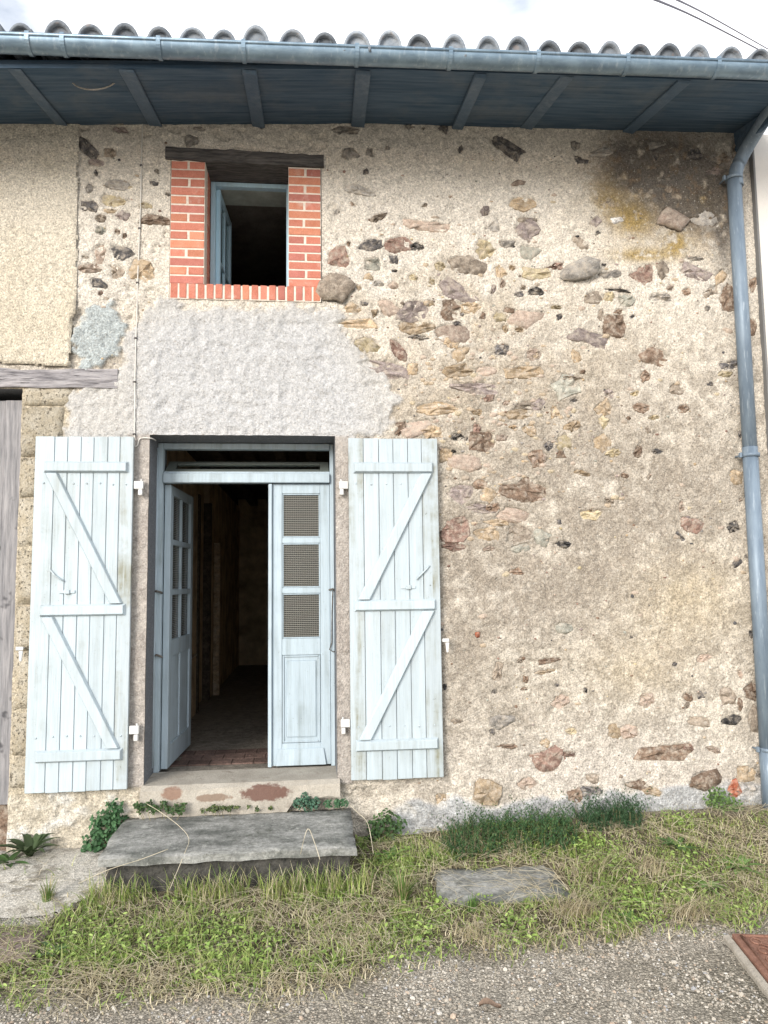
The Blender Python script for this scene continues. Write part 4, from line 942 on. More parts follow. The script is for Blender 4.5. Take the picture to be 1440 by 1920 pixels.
# ------------------------------------------------------------------ ground
xf = np.concatenate([np.linspace(-60, -3.0, 12)[:-1], np.arange(-3.0, 4.0, .022), np.linspace(4.0, 60, 12)])
yf = np.concatenate([np.linspace(-60, -3.0, 14)[:-1], np.arange(-3.0, .06, .022), np.linspace(.3, 60, 8)])
gx, gy = np.meshgrid(xf, yf, indexing='ij'); gz = ground_z(gx, gy)
gz = np.where(gy > .02, -.12, gz)
def gravel_line(x): return np.interp(x, [-6, -1.15, -.65, -.2, .13, .49, 1.2, 2.0, 3.5, 8], [-1.7, -1.50, -1.50, -1.47, -1.41, -1.30, -1.22, -1.20, -1.17, -1.1])
def grassm(x, y):
    "1 in the grass strip, 0 on the gravel"
    return sstep(-.16, .20, y-gravel_line(x)+.30*(fbm(x, y, 5, 3)-.5))
APRON = [tuple(G(u, v, .06)[:2]) for u, v in ((-120, 1590), (90, 1600), (140, 1560), (275, 1560), (268, 1612), (215, 1650), (110, 1700), (55, 1724), (-120, 1715))]
def apronm(x, y): return softpoly(x+.10*(fbm(x, y, 9, 3)-.5), y+.10*(fbm(x+4, y, 9, 3)-.5), APRON, .03)
ga = grassm(gx, gy); ap = apronm(gx, gy)
far = sstep(-3.2, -2.4, gy)
Cg = np.ones(gx.shape+(3,))*L((.47, .43, .365))
f1 = fbm(gx, gy, 4, 4); f2 = fbm(gx+8, gy, 18, 3)
Cg = blend2(Cg, sstep(.45, .65, f1)*.5, (.33, .295, .24)); Cg = blend2(Cg, np.exp(-((gx-1.7)/.35)**2-((gy+1.75)/.3)**2)*.6, (.17, .155, .115))
Cg = blend2(Cg, ga*.9*far, (.15, .125, .075)); Cg = blend2(Cg, ap, (.52, .49, .43)); Cg = blend2(Cg, ap*sstep(.5, .65, f2)*.5, (.36, .33, .27))
gz = gz+ap*.012
earth_r = sstep(1.15, 1.5, gx)*sstep(-.22, -.02, gy); Cg = blend2(Cg, earth_r*.8, (.34, .30, .235))
ii = np.arange(gx.size).reshape(gx.shape); qg = np.stack([ii[:-1, :-1], ii[1:, :-1], ii[1:, 1:], ii[:-1, 1:]], -1).reshape(-1, 4)
m = Mt('gravel_and_soil', .95, .15)
c = m.attr(); vc = m.voro(95, 'F1', None, 'Color'); sep = m.n.new('ShaderNodeSeparateColor'); m.l.new(vc, sep.inputs[0])
vd = m.voro(95); c = m.scale(c, m.rng(sep.outputs[0], 0, 1, .65, 1.4)); c = m.scale(c, m.rng(vd, .25, .75, 1.1, .55)); c = m.scale(c, m.rng(m.noise(260, 2), .3, .7, .8, 1.2))
m.base(c); m.bump(m.math('ADD', m.rng(vd, .1, .8, 1, 0), m.noise(200, 3)), .010, 1); MATS['ground'] = m.m
o = link('ground', mesh_np('ground', np.stack([gx, gy, gz], -1).reshape(-1, 3), qg, Cg.reshape(-1, 3)), MATS['ground']); o['kind'] = 'structure'

# ------------------------------------------------------------------ slabs and cover
m = Mt('weathered_slab_concrete', .9, .2)
n_ = m.noise(3.5, 6, .65, m.pos((1, 2.4, 2))); c = m.mix(m.rng(n_, .38, .60), (.13, .135, .125), (.31, .31, .295)); c = m.scale(c, m.rng(m.noise(45, 5, .75), .32, .68, .6, 1.35)); c = m.mix(m.rng(m.noise(13, 6, .75), .57, .66, 0, .75), c, (.42, .42, .39)); c = m.mix(m.rng(m.noise(5, 6, .75), .55, .66, 0, .7), c, (.075, .08, .065)); c = m.mix(m.rng(m.noise(80, 3), .64, .72, 0, .5), c, (.03, .03, .03)); m.base(c); m.bump(m.noise(90, 5, .65), .006, 1); MATS['slab'] = m.m
def slab_top(x0, x1, y0, y1, z0f, z1f, th, name, mat, nx=22, ny=10, jit=.003, edge=.012):
    b = B(); bm = b.bm; top = {}
    for i in range(nx+1):
        for j in range(ny+1):
            x = x0+(x1-x0)*i/nx; y = y0+(y1-y0)*j/ny; e = (i in (0, nx)) or (j in (0, ny))
            dx = random.uniform(-edge, edge)*.6 if e else 0
            top[i, j] = bm.verts.new((x+(dx if i in (0, nx) else 0), y+(dx if j in (0, ny) else 0), z0f+(z1f-z0f)*j/ny+random.uniform(-jit, jit)-(abs(dx)*.8+.004 if e else 0)))
    for i in range(nx):
        for j in range(ny): f = bm.faces.new((top[i, j], top[i+1, j], top[i+1, j+1], top[i, j+1])); f.smooth = True
    per = [(i, 0) for i in range(nx+1)]+[(nx, j) for j in range(1, ny+1)]+[(i, ny) for i in range(nx-1, -1, -1)]+[(0, j) for j in range(ny-1, 0, -1)]
    low = [bm.verts.new((top[p].co.x+random.uniform(-.004, .004), top[p].co.y+random.uniform(-.004, .004), top[p].co.z-th)) for p in per]
    n = len(per)
    for k in range(n): bm.faces.new((top[per[k]], low[k], low[(k+1) % n], top[per[(k+1) % n]]))
    return b
sb = slab_top(-1.085, .224, -.585, -.035, .226, .266, .036, 'step_slab', None); 
o = empty('doorstep', (-.42, -.32, .05), 'weathered grey concrete slab laid as a step below the open door', 'step')
sb.build('slab', MATS['slab'], o)
m = Mt('shade_dark_rubble', .95, .15); c = m.mix(m.rng(m.noise(18, 5, .65), .35, .65), (.035, .035, .033), (.11, .105, .095)); m.base(c); m.bump(m.noise(40, 5, .7), .02, 1)  # shade below the slab is put into the near-black rubble colour
B().box(-1.05, .198, -.545, -.04, .02, .200, .008).build('slab_base', m.m, o)
gp = G(930, 1652, .07)
pa, pb = G(822, 1690, .05), G(1040, 1620, .06)
o = slab_top(pa[0]+.03, pb[0]-.03, pa[1]+.02, pb[1], .048, .070, .06, 'concrete_slab', None, 14, 10, .004, .03).build('concrete_slab', MATS['slab']); set_props(o, 'cracked grey concrete slab sunk in the grass right of the doorstep', 'slab')
MATS['reds'] = stone_mat('reddish_paving', (.20, .15, .135), (.29, .23, .21), .9, .05)
o = slab_top(-2.3, G(82, 1760, .03)[0], G(40, 1795, .03)[1], G(40, 1738, .03)[1], .030, .036, .06, 'paving_slab', None, 10, 6, .003, .02).build('paving_slab', MATS['reds']); set_props(o, 'flat reddish paving slab in the grass at the left edge', 'slab')
# cast iron cover
ca = np.array(G(1372, 1754, .03)); cbv = np.array(G(1442, 1842, .03)); d1 = (cbv-ca); d1 /= np.linalg.norm(d1); d2 = np.array([-d1[1], d1[0], 0])
cov = empty('drain_cover', tuple(ca+d1*.3+d2*.25+np.array([0, 0, 0])), 'rusty cast iron drain cover with raised pattern in a concrete rim', 'drain cover')
def cv(a, b_, z): p = ca+d1*a+d2*b_; return (p[0], p[1], z)
m = Mt('rusty_iron', .85, .3); c = m.mix(m.rng(m.noise(20, 5, .65), .35, .65), (.17, .085, .06), (.27, .145, .105)); c = m.scale(c, m.rng(m.noise(150, 3), .3, .7, .8, 1.2)); m.base(c); m.bump(m.noise(120, 4), .003); MATS['rust'] = m.m
cz_ = .040
B().hexa([cv(0, 0, -.02), cv(.62, 0, -.02), cv(.62, .55, -.02), cv(0, .55, -.02), cv(0, 0, cz_), cv(.62, 0, cz_), cv(.62, .55, cz_), cv(0, .55, cz_)], .004).build('plate', MATS['rust'], cov)
rb3 = B()
for k in range(7):
    for j in range(4):
        a0 = .075+k*.08+(.04 if j % 2 else 0); b0 = .075+j*.10
        pts = [cv(a0+.028*math.cos(t), b0+.020*math.sin(t), cz_+.003) for t in np.linspace(0, 2*math.pi, 11)]
        rb3.tube(pts, .0045, 5, False)
        rb3.tube([cv(a0+.028, b0+.012, cz_+.003), cv(a0+.052, b0+.05, cz_+.003)], .0045, 5)
for pts in ([cv(.03, .03, cz_+.003), cv(.59, .03, cz_+.003)], [cv(.03, .03, cz_+.003), cv(.03, .52, cz_+.003)]): rb3.tube(pts, .006, 5)
rb3.build('raised_pattern', MATS['rust'], cov)
rim_ = B(); rim_.hexa([cv(-.02, -.035, -.03), cv(.67, -.035, -.03), cv(.67, -.003, -.03), cv(-.02, -.003, -.03), cv(-.02, -.032, .022), cv(.67, -.032, .022), cv(.67, -.003, .028), cv(-.02, -.003, .028)], .004)
rim_.hexa([cv(-.02, -.0025, -.03), cv(-.003, -.0025, -.03), cv(-.003, .58, -.03), cv(-.02, .58, -.03), cv(-.02, -.0025, .022), cv(-.003, -.0025, .028), cv(-.003, .58, .028), cv(-.02, .58, .022)], .004)
rim_.build('rim', MATS['sillc'], cov)

ax_ = np.arange(-2.6, -.85, .014); ay_ = np.arange(-.75, .03, .014); axx, ayy = np.meshgrid(ax_, ay_, indexing='ij')
am_ = apronm(axx, ayy); az_ = ground_z(axx, ayy)+.022*sstep(.35, .75, am_)-.004+.012*(fbm(axx, ayy, 12, 3)-.5)
Ca = np.ones(axx.shape+(3,))*L((.56, .53, .475)); Ca = blend2(Ca, sstep(.5, .7, fbm(axx+2, ayy, 9, 4))*.6, (.40, .37, .31)); Ca = blend2(Ca, sstep(.62, .68, fbm(axx+9, ayy, 20, 3))*.7, (.20, .18, .15))
ii = np.arange(axx.size).reshape(axx.shape); qa = np.stack([ii[:-1, :-1], ii[1:, :-1], ii[1:, 1:], ii[:-1, 1:]], -1); ka = am_ > .4; ka = ka[:-1, :-1] & ka[1:, 1:] & ka[1:, :-1] & ka[:-1, 1:]
o = link('concrete_apron', mesh_np('concrete_apron', np.stack([axx, ayy, az_], -1).reshape(-1, 3), qa[ka], Ca.reshape(-1, 3)), MATS['render']); o['kind'] = 'structure'
# ------------------------------------------------------------------ gravel, grass, straw
def blocked(x, y):
    r = (x > -1.10) & (x < .255) & (y > -.615)
    wb = .16*(fbm(x, y, 9, 3)-.5)
    r |= (x+wb > pa[0]+.03) & (x+wb < pb[0]-.02) & (y+wb > pa[1]+.06) & (y+wb < pb[1]-.03)
    q1 = (x-ca[0])*d1[0]+(y-ca[1])*d1[1]; q2 = (x-ca[0])*d2[0]+(y-ca[1])*d2[1]
    r |= (q1 > -.03) & (q1 < .66) & (q2 > -.05) & (q2 < .56)
    return r
ico = bmesh.new(); bmesh.ops.create_icosphere(ico, subdivisions=1, radius=1); iv = np.array([v.co for v in ico.verts]); ifc = np.array([[v.index for v in f.verts] for f in ico.faces]); ico.free()
NP_ = 34000
x = rng.uniform(-1.5, 2.6, NP_); y = rng.uniform(-2.45, -.95, NP_)
keep = (rng.random(NP_) > grassm(x, y)*.93) & (rng.random(NP_) > .75*sstep(.48, .62, fbm(x+3, y, 6, 3))) & ~blocked(x, y); x, y = x[keep], y[keep]; n = len(x)
s_ = .0022+.0046*rng.random(n)**2.2+.007*(rng.random(n) > .988); sx = s_*rng.uniform(.8, 1.4, n); sy = s_*rng.uniform(.8, 1.4, n); sz = s_*rng.uniform(.5, .9, n)
rot = rng.uniform(0, 6.28, n); jit = rng.uniform(.75, 1.2, (n, len(iv), 1))
P3 = iv[None]*jit*np.stack([sx, sy, sz], -1)[:, None]
cr_, sr_ = np.cos(rot)[:, None], np.sin(rot)[:, None]
X3 = P3[..., 0]*cr_-P3[..., 1]*sr_+x[:, None]; Y3 = P3[..., 0]*sr_+P3[..., 1]*cr_+y[:, None]; Z3 = P3[..., 2]+(ground_z(x, y)+sz*.25)[:, None]
pc = np.array([(.40, .365, .31), (.46, .425, .37), (.33, .29, .24), (.54, .51, .46), (.24, .215, .18), (.40, .32, .25), (.34, .34, .345)])
cc = pc[rng.choice(7, n, p=[.3, .2, .18, .07, .1, .1, .05])]*rng.uniform(.8, 1.15, (n, 1))
m = Mt('pebble', .85, .25); m.base(m.scale(m.attr(), m.rng(m.noise(220, 2), .3, .7, .8, 1.2)))
o = link('gravel', mesh_np('gravel', np.stack([X3, Y3, Z3], -1).reshape(-1, 3), (ifc[None]+(np.arange(n)*len(iv))[:, None, None]).reshape(-1, 3), np.repeat(cc, len(iv), 0), False), m.m); o['kind'] = 'stuff'

def blades(x, y, z, h, w, lean, az, col, seg=3, curl=1.0):
    "strips of seg quads tapering to a point; returns verts, faces, cols"
    n = len(x); ts = np.linspace(0, 1, seg+1); vs = []; 
    px = np.cos(az+math.pi/2); py = np.sin(az+math.pi/2)
    allv = np.zeros((n, (seg+1)*2, 3))
    for k, t in enumerate(ts):
        out = lean*h*(t**1.0*(1-curl)+curl*t**2); up = h*t*np.sqrt(np.clip(1-(lean*.75*t)**2, .02, 1))
        cx_ = x+np.cos(az)*out; cy_ = y+np.sin(az)*out; cz__ = z+up
        ww = w*(1-t)**.6*.5+.0003
        allv[:, 2*k] = np.stack([cx_+px*ww, cy_+py*ww, cz__], -1); allv[:, 2*k+1] = np.stack([cx_-px*ww, cy_-py*ww, cz__+ww*.3], -1)
    f = np.array([(2*k, 2*k+1, 2*k+3, 2*k+2) for k in range(seg)])
    F_ = (f[None]+(np.arange(n)*(seg+1)*2)[:, None, None]).reshape(-1, 4)
    shade = np.linspace(.75, 1.1, seg+1).repeat(2)
    Ccol = (col[:, None, :]*np.ones((1, (seg+1)*2, 1)))
    return allv.reshape(-1, 3), F_, Ccol.reshape(-1, 3)
def leafmat(nm, trans=.25):
    m = Mt(nm, .6, .3); c = m.scale(m.attr(), m.rng(m.noise(60, 2), .3, .7, .85, 1.15)); m.base(c)
    m.b.inputs['Subsurface Weight'].default_value = 0
    tr = m.n.new('ShaderNodeBsdfTranslucent'); mixs = m.n.new('ShaderNodeMixShader'); mixs.inputs[0].default_value = trans
    m.l.new(c, tr.inputs[0]); m.l.new(m.b.outputs[0], mixs.inputs[1]); m.l.new(tr.outputs[0], mixs.inputs[2])
    m.l.new(mixs.outputs[0], m.n['Material Output'].inputs[0]); return m.m
MATS['leaf'] = leafmat('leaf')
GREEN = np.array([(.29, .37, .10), (.34, .41, .12), (.22, .31, .08), (.41, .43, .18), (.16, .25, .06)])
STRAW = np.array([(.60, .53, .37), (.52, .45, .30), (.66, .59, .44), (.42, .36, .24)])
NB = 95000
x = rng.uniform(-2.3, 3.4, NB); y = rng.uniform(-2.3, -.0, NB)
dry = fbm(x, y, 4.5, 3); ga = grassm(x, y)
nearwall = sstep(-.16, -.05, y)*(x > .3)
p = ga*(.40+.6*sstep(.35, .6, fbm(x+30, y, 7, 3)))*(1-.98*apronm(x, y))*(1-.75*nearwall)*(1-.8*(sstep(1.15, 1.6, x)*sstep(-.28, -.1, y)))
keep = (rng.random(NB) < p) & ~blocked(x, y); x, y, dry = x[keep], y[keep], dry[keep]; n = len(x)
isdry = rng.random(n) < np.clip(sstep(.48, .66, dry)*.55+.05+.22*sstep(.4, .05, y-gravel_line(x)), 0, .9)
col = np.where(isdry[:, None], STRAW[rng.integers(0, 4, n)], GREEN[rng.integers(0, 5, n)])*rng.uniform(.75, 1.2, (n, 1))
hgt = rng.uniform(.02, .058, n)*(1+.6*sstep(.5, .7, fbm(x+5, y, 3, 2)))*np.where(isdry, .9, 1)
v_, f_, c_ = blades(x, y, ground_z(x, y)-.003, hgt, rng.uniform(.0026, .0062, n), np.where(isdry, rng.uniform(1.12, 1.36, n), rng.uniform(.6, 1.3, n)), rng.uniform(0, 6.28, n), col)
nf = 1500; xf_ = rng.uniform(-1.12, .30, nf); yf_ = rng.uniform(-.70, -.60, nf); cf = np.where((rng.random(nf) < .3)[:, None], STRAW[rng.integers(0, 4, nf)], GREEN[rng.integers(0, 5, nf)])*rng.uniform(.75, 1.15, (nf, 1))
kf = fbm(xf_, yf_, 6, 2) > .44; xf_, yf_, cf = xf_[kf], yf_[kf], cf[kf]; nf = len(xf_)
v2, f2_, c2 = blades(xf_, yf_, ground_z(xf_, yf_), rng.uniform(.05, .15, nf), rng.uniform(.003, .006, nf), rng.uniform(.2, .9, nf), rng.uniform(0, 6.28, nf), cf)
f_ = np.concatenate([f_, f2_+len(v_)]); v_ = np.concatenate([v_, v2]); c_ = np.concatenate([c_, c2])
o = link('grass', mesh_np('grass', v_, f_, c_), MATS['leaf']); o['kind'] = 'stuff'
# dry mown stalks lying about
NS = 9500
x = rng.uniform(-2.3, 3.4, NS); y = rng.uniform(-2.25, -.05, NS)
keep = (rng.random(NS) < grassm(x, y+.06)*(.12+.88*sstep(.44, .60, fbm(x, y, 4.5, 3)))*(1-.9*apronm(x, y))) & ~((x > -1.12) & (x < .26) & (y > -.62)); x, y = x[keep], y[keep]; n = len(x)
az = rng.normal(-.35, .9, n)+(rng.random(n) > .5)*math.pi
Ls = rng.uniform(.05, .27, n)
v_, f_, c_ = blades(x, y, ground_z(x, y)+rng.uniform(.004, .045, n)+.03*((x > pa[0]-.05) & (x < pb[0]+.05) & (y > pa[1]) & (y < pb[1]+.05)), Ls, rng.uniform(.0012, .0028, n), np.full(n, 1.31), az, STRAW[rng.integers(0, 4, n)]*rng.uniform(.85, 1.2, (n, 1)), 4, .25)
zz = v_.reshape(n, -1, 3); zz[..., 2] -= np.maximum(0, (zz[..., 2]-ground_z(zz[..., 0], zz[..., 1])-.03))*.9
o = link('dry_grass', mesh_np('dry_grass', zz.reshape(-1, 3), f_, c_), MATS['leaf']); o['kind'] = 'stuff'
# low broad-leaved ground cover
def discs(cx, cy, cz, r, nx_, ny_, nz_, col, el=1.0):
    n = len(cx); N_ = np.stack([nx_, ny_, nz_], -1); N_ /= np.linalg.norm(N_, axis=1)[:, None]
    ref = np.where(np.abs(N_[:, 2:3]) < .9, np.array([[0, 0, 1.]]), np.array([[1., 0, 0]])); A = np.cross(N_, ref); A /= np.linalg.norm(A, axis=1)[:, None]; Bv = np.cross(N_, A)
    th = rng.uniform(0, 6.28, n)[:, None]; A2 = A*np.cos(th)+Bv*np.sin(th); B2 = -A*np.sin(th)+Bv*np.cos(th)
    c0 = np.stack([cx, cy, cz], -1); out = np.zeros((n, 6, 3)); e = np.broadcast_to(np.asarray(el), (n,))[:, None]; rr = r[:, None]
    prof = [(-1, 0, 0), (-.35, .55, .12), (.45, .5, .12), (1.05, 0, -.1), (.45, -.5, .12), (-.35, -.55, .12)]
    for k, (a, b_, h) in enumerate(prof): out[:, k] = c0+A2*rr*a+B2*rr*b_*e+N_*rr*h*1.4
    f = np.array([(0, 1, 2, 3), (0, 3, 4, 5)]); F_ = (f[None]+(np.arange(n)*6)[:, None, None]).reshape(-1, 4)
    return out.reshape(-1, 3), F_, np.repeat(col, 6, 0)
NC = 42000
x = rng.uniform(-2.3, 3.4, NC); y = rng.uniform(-2.2, -.05, NC)
p = grassm(x, y)*sstep(.56, .36, fbm(x, y, 4.5, 3))*(1-apronm(x, y))*(1-.8*(sstep(1.15, 1.6, x)*sstep(-.28, -.1, y)))
keep = (rng.random(NC) < p) & ~blocked(x, y); x, y = x[keep], y[keep]; n = len(x)
v_, f_, c_ = discs(x, y, ground_z(x, y)+rng.uniform(.006, .042, n), rng.uniform(.005, .0145, n), rng.normal(0, .45, n), rng.normal(-.25, .45, n), np.ones(n), np.array([(.28, .39, .10), (.34, .44, .14), (.20, .31, .075)])[rng.integers(0, 3, n)]*rng.uniform(.8, 1.2, (n, 1)), .8)
o = link('ground_cover', mesh_np('ground_cover', v_, f_, c_), MATS['leaf']); o['kind'] = 'stuff'

# ------------------------------------------------------------------ plants, one by one
MATS['stem'] = stone_mat('plant_stem', (.12, .11, .05), (.22, .19, .10), .8, .2)
def clump(name, label, cat, pts, r, n, cols, leafr, normal, spread, group=None):
    "bushy plant: leaves scattered through lumps centred on pts"
    p0 = np.mean(pts, 0); base = (p0[0], p0[1], float(ground_z(p0[0], p0[1])))
    e = empty(name, base, label, cat, {'ivy_plant': 'round-leaved plants beside the doorstep', 'stonecrop': 'stonecrop below the door sill', 'weed_clump': 'weeds along the back of the doorstep'}.get(name))
    k = rng.integers(0, len(pts), n); c0 = np.array(pts)[k]; d = rng.normal(0, 1, (n, 3)); d /= np.linalg.norm(d, axis=1)[:, None]
    rad = np.array(r)[k][:, None] if np.ndim(r) else np.full((n, 1), r)
    pos = c0+d*rad*rng.random((n, 1))**.5; pos[:, 1] = np.minimum(pos[:, 1], -.012)
    gzz = ground_z(pos[:, 0], pos[:, 1])+.003; pos[:, 2] = np.maximum(pos[:, 2], gzz)
    nn = rng.normal(0, spread, (n, 3))+np.array(normal)+d*.5
    v_, f_, c_ = discs(pos[:, 0], pos[:, 1], pos[:, 2], rng.uniform(.6, 1.15, n)*leafr, nn[:, 0], nn[:, 1], nn[:, 2], np.array(cols)[rng.integers(0, len(cols), n)]*rng.uniform(.75, 1.2, (n, 1)), 1.15)
    v_ = v_-np.array(base)
    link('leaves', mesh_np('leaves', v_, f_, c_), MATS['leaf'], e, base, kind='stuff')
    b = B()
    for c0 in pts[::max(1, len(pts)//6)]:
        b.tube([(base[0]+random.uniform(-.02, .02), min(base[1], -.02), base[2]-.01), ((base[0]+c0[0])/2, min(c0[1], -.02), (base[2]+c0[2])/2), (c0[0], min(c0[1], -.015), c0[2])], [.003, .0022, .001], 5)
    b.build('stem', MATS['stem'], e, kind='stuff')
    return e
IVY = [(.045, .115, .045), (.06, .145, .06), (.08, .17, .075), (.035, .09, .035)]
clump('ivy_plant', 'dark green round-leaved plant climbing the wall left of the doorstep', 'plant', [tuple(W(u, v, -.05)) for u, v in ((215, 1518), (200, 1530), (222, 1540), (185, 1548), (205, 1560), (175, 1572), (190, 1585), (168, 1595), (165, 1612))], .065, 620, IVY, .0135, (0, -1, .5), .45)
clump('ivy_plant', 'small round-leaved plant against the wall right of the doorstep', 'plant', [tuple(W(u, v, -.07)) for u, v in ((722, 1535), (705, 1550), (745, 1548), (700, 1572), (735, 1570))], .06, 380, [(.06, .12, .04), (.085, .15, .05), (.045, .09, .035)], .0115, (0, -1, .6), .5)
clump('stonecrop', 'blue green stonecrop cushion growing below the door sill', 'plant', [tuple(W(u, v, -.075)) for u, v in ((560, 1505), (575, 1496), (592, 1505), (578, 1512))], .036, 280, [(.07, .15, .10), (.10, .20, .13), (.05, .11, .07)], .0095, (0, -1, .7), .7)
clump('stonecrop', 'lower stonecrop tuft spilling over the right back corner of the doorstep', 'plant', [tuple(W(u, v, -.075)) for u, v in ((615, 1508), (632, 1506), (645, 1505))], .026, 180, [(.06, .14, .07), (.09, .18, .09)], .009, (0, -1, .7), .7)
clump('weed_clump', 'ragged weed strip along the left back edge of the doorstep', 'weed', [tuple(W(random.uniform(250, 345), random.uniform(1506, 1522), random.uniform(-.12, -.07))) for k in range(22)], .022, 420, [(.06, .12, .04), (.09, .14, .05), (.05, .09, .04)], .009, (0, -1, .8), .7)
clump('weed_clump', 'thin mossy weeds in the middle of the doorstep back edge', 'weed', [tuple(W(random.gauss(440, 42), random.uniform(1511, 1520), random.uniform(-.11, -.07))) for k in range(22)], .014, 330, [(.09, .13, .045), (.12, .15, .05), (.06, .09, .04)], .0075, (0, -1, .8), .7)
clump('weed_bush', 'bright green leafy weed under the downpipe at the wall foot', 'weed', [tuple(W(u, v, -.06)) for u, v in ((1345, 1490), (1365, 1500), (1380, 1515), (1350, 1515), (1335, 1500), (1372, 1528))], .055, 420, [(.12, .20, .06), (.16, .25, .08), (.08, .14, .045)], .011, (0, -1, .7), .7)
# feathery dark evergreen sprigs
def sprigs(name, label, cat, boxes, n, cols, hgt):
    pts = []
    for (u0, u1, v, y) in boxes:
        for k in range(n):
            u = random.uniform(u0, u1); yy = y+random.uniform(-.16, .02); p = W(u, v, -.1); pts.append((p[0], min(yy, -.03)))
    pts = np.array(pts); n = len(pts); c = pts.mean(0); base = (c[0], c[1], float(ground_z(*c)))
    e = empty(name, base, label, cat, 'feathery plants along the wall')
    vs, fs, cs = [], [], []; off = 0
    xx = []; 
    for (px, py) in pts:
        h = hgt*random.uniform(.35, 1.15)*(.55+.9*float(vn(np.array([px*9]), np.array([py*9]))[0])); la = random.uniform(0, 6.28); ln = random.uniform(.2, 1.1); z0 = float(ground_z(px, py))
        for t in np.linspace(.12, 1, 9):
            for s2 in range(5): xx.append((px+math.cos(la)*ln*h*t*t, py+math.sin(la)*ln*h*t*t, z0+h*t*.92, random.uniform(.012, .024)*(1.1-.5*t)))
    xx = np.array(xx); m_ = len(xx)
    v_, f_, c_ = blades(xx[:, 0], xx[:, 1], xx[:, 2], xx[:, 3], np.full(m_, .0042), rng.uniform(.3, 1.1, m_), rng.uniform(0, 6.28, m_), np.array(cols)[rng.integers(0, len(cols), m_)]*rng.uniform(.7, 1.25, (m_, 1)), 1)
    v_[:, 1] = np.minimum(v_[:, 1], -.012)
    link('foliage', mesh_np('foliage', v_-np.array(base), f_, c_), MATS['leaf'], e, base, kind='stuff')
    b = B()
    for (px, py) in pts[::6]: b.tube([(px, py, base[2]-.02), (px, py, base[2]+hgt*.6)], [.002, .001], 4)
    b.build('stem', MATS['stem'], e, kind='stuff')
DK = [(.055, .135, .055), (.075, .17, .07), (.045, .11, .05), (.10, .19, .07), (.13, .17, .07)]
sprigs('feathery_plant', 'wide dark green feathery plant along the wall, left of its smaller twin', 'plant', [(830, 1060, 1590, -.08), (825, 1060, 1590, -.18), (830, 1050, 1590, -.30)], 120, DK, .14)
sprigs('feathery_plant', 'smaller dark green feathery plant at the wall under the stones', 'plant', [(1075, 1200, 1560, -.06), (1085, 1190, 1560, -.13)], 95, [(.06, .13, .06), (.075, .15, .07), (.05, .10, .05)], .15)
# tufts and rosettes
def tuft(label, x, y, n, h, w, cols, lean=(.2, 1.0), name='grass_tuft', cat='grass tuft', group='grass tufts in front of the house'):
    straw = lean[0] >= .6
    if straw: name, cat, group = 'straw_bunch', 'straw', 'bunches of dry straw in the grass'
    z = float(ground_z(x, y)); e = empty(name, (x, y, z), label, cat, group)
    a = rng.normal(random.uniform(-1.5, -.5), .5, n) if straw else rng.uniform(0, 6.28, n)
    r = rng.uniform(-.09, .06, n) if straw else rng.uniform(0, .03, n)
    if straw: x = x+rng.normal(0, .045, n); y = y+rng.normal(.02, .04, n)
    v_, f_, c_ = blades(x+r*np.cos(a), y+r*np.sin(a), np.full(n, z)+(rng.uniform(0, .03, n) if straw else 0), rng.uniform(.55, 1.1, n)*h, rng.uniform(.7, 1.2, n)*w, rng.uniform(lean[0], lean[1], n), a, np.array(cols)[rng.integers(0, len(cols), n)]*rng.uniform(.8, 1.2, (n, 1)), 4)
    v_[:, 1] = np.minimum(v_[:, 1], -.012); b0 = np.array(e.location)
    link('blades', mesh_np('blades', v_-b0, f_, c_), MATS['leaf'], e, tuple(b0), kind='stuff'); return e
GT = [(.13, .21, .05), (.17, .24, .07), (.10, .17, .045), (.40, .34, .2)]
p = G(755, 1690, .03); tuft('tall grass tuft with yellow base standing between doorstep and concrete slab', p[0], p[1], 130, .17, .0055, GT)
p = G(90, 1690, .04); tuft('grass tuft at the edge of the pale cement apron on the left', p[0], p[1], 80, .12, .004, GT, (.1, .6))
p = G(525, 1640, .04); tuft('yellow green grass tuft in front of the doorstep right end', p[0], p[1], 70, .10, .004, [(.20, .24, .06), (.16, .2, .05), (.4, .34, .2)], (.1, .7))
p = G(215, 1665, .04); tuft('pale grass tuft at the front left corner of the doorstep', p[0], p[1], 80, .11, .004, [(.2, .25, .08), (.25, .28, .1), (.14, .2, .06)], (.1, .7))
p = G(620, 1625, .05); tuft('sparse grass tuft touching the doorstep front edge', p[0], p[1], 60, .12, .004, GT, (.1, .7))
p = G(885, 1690, .05); tuft('upright green sprig at the front edge of the concrete slab', p[0], p[1], 30, .08, .005, [(.10, .19, .05), (.13, .22, .06)], (.05, .45))
p = G(1120, 1625, .10); tuft('straw coloured tuft flopping over the grass right of the concrete slab', p[0], p[1], 90, .17, .003, [tuple(s) for s in STRAW], (.7, 1.2))
p = G(1090, 1720, .03); tuft('large sheaf of dry straw above the gravel edge', p[0], p[1], 150, .19, .003, [tuple(s) for s in STRAW], (.7, 1.2))
p = G(1300, 1720, .03); tuft('dry straw bunch beside the rusty drain cover', p[0], p[1], 110, .17, .003, [tuple(s) for s in STRAW], (.7, 1.25))
p = G(900, 1765, .02); tuft('low straw bunch at the gravel edge below the concrete slab', p[0], p[1], 80, .14, .003, [tuple(s) for s in STRAW], (.8, 1.25))
p = G(1230, 1625, .10); tuft('loose straw bunch between the two leafy rosettes', p[0], p[1], 70, .17, .003, [tuple(s) for s in STRAW], (.6, 1.2))
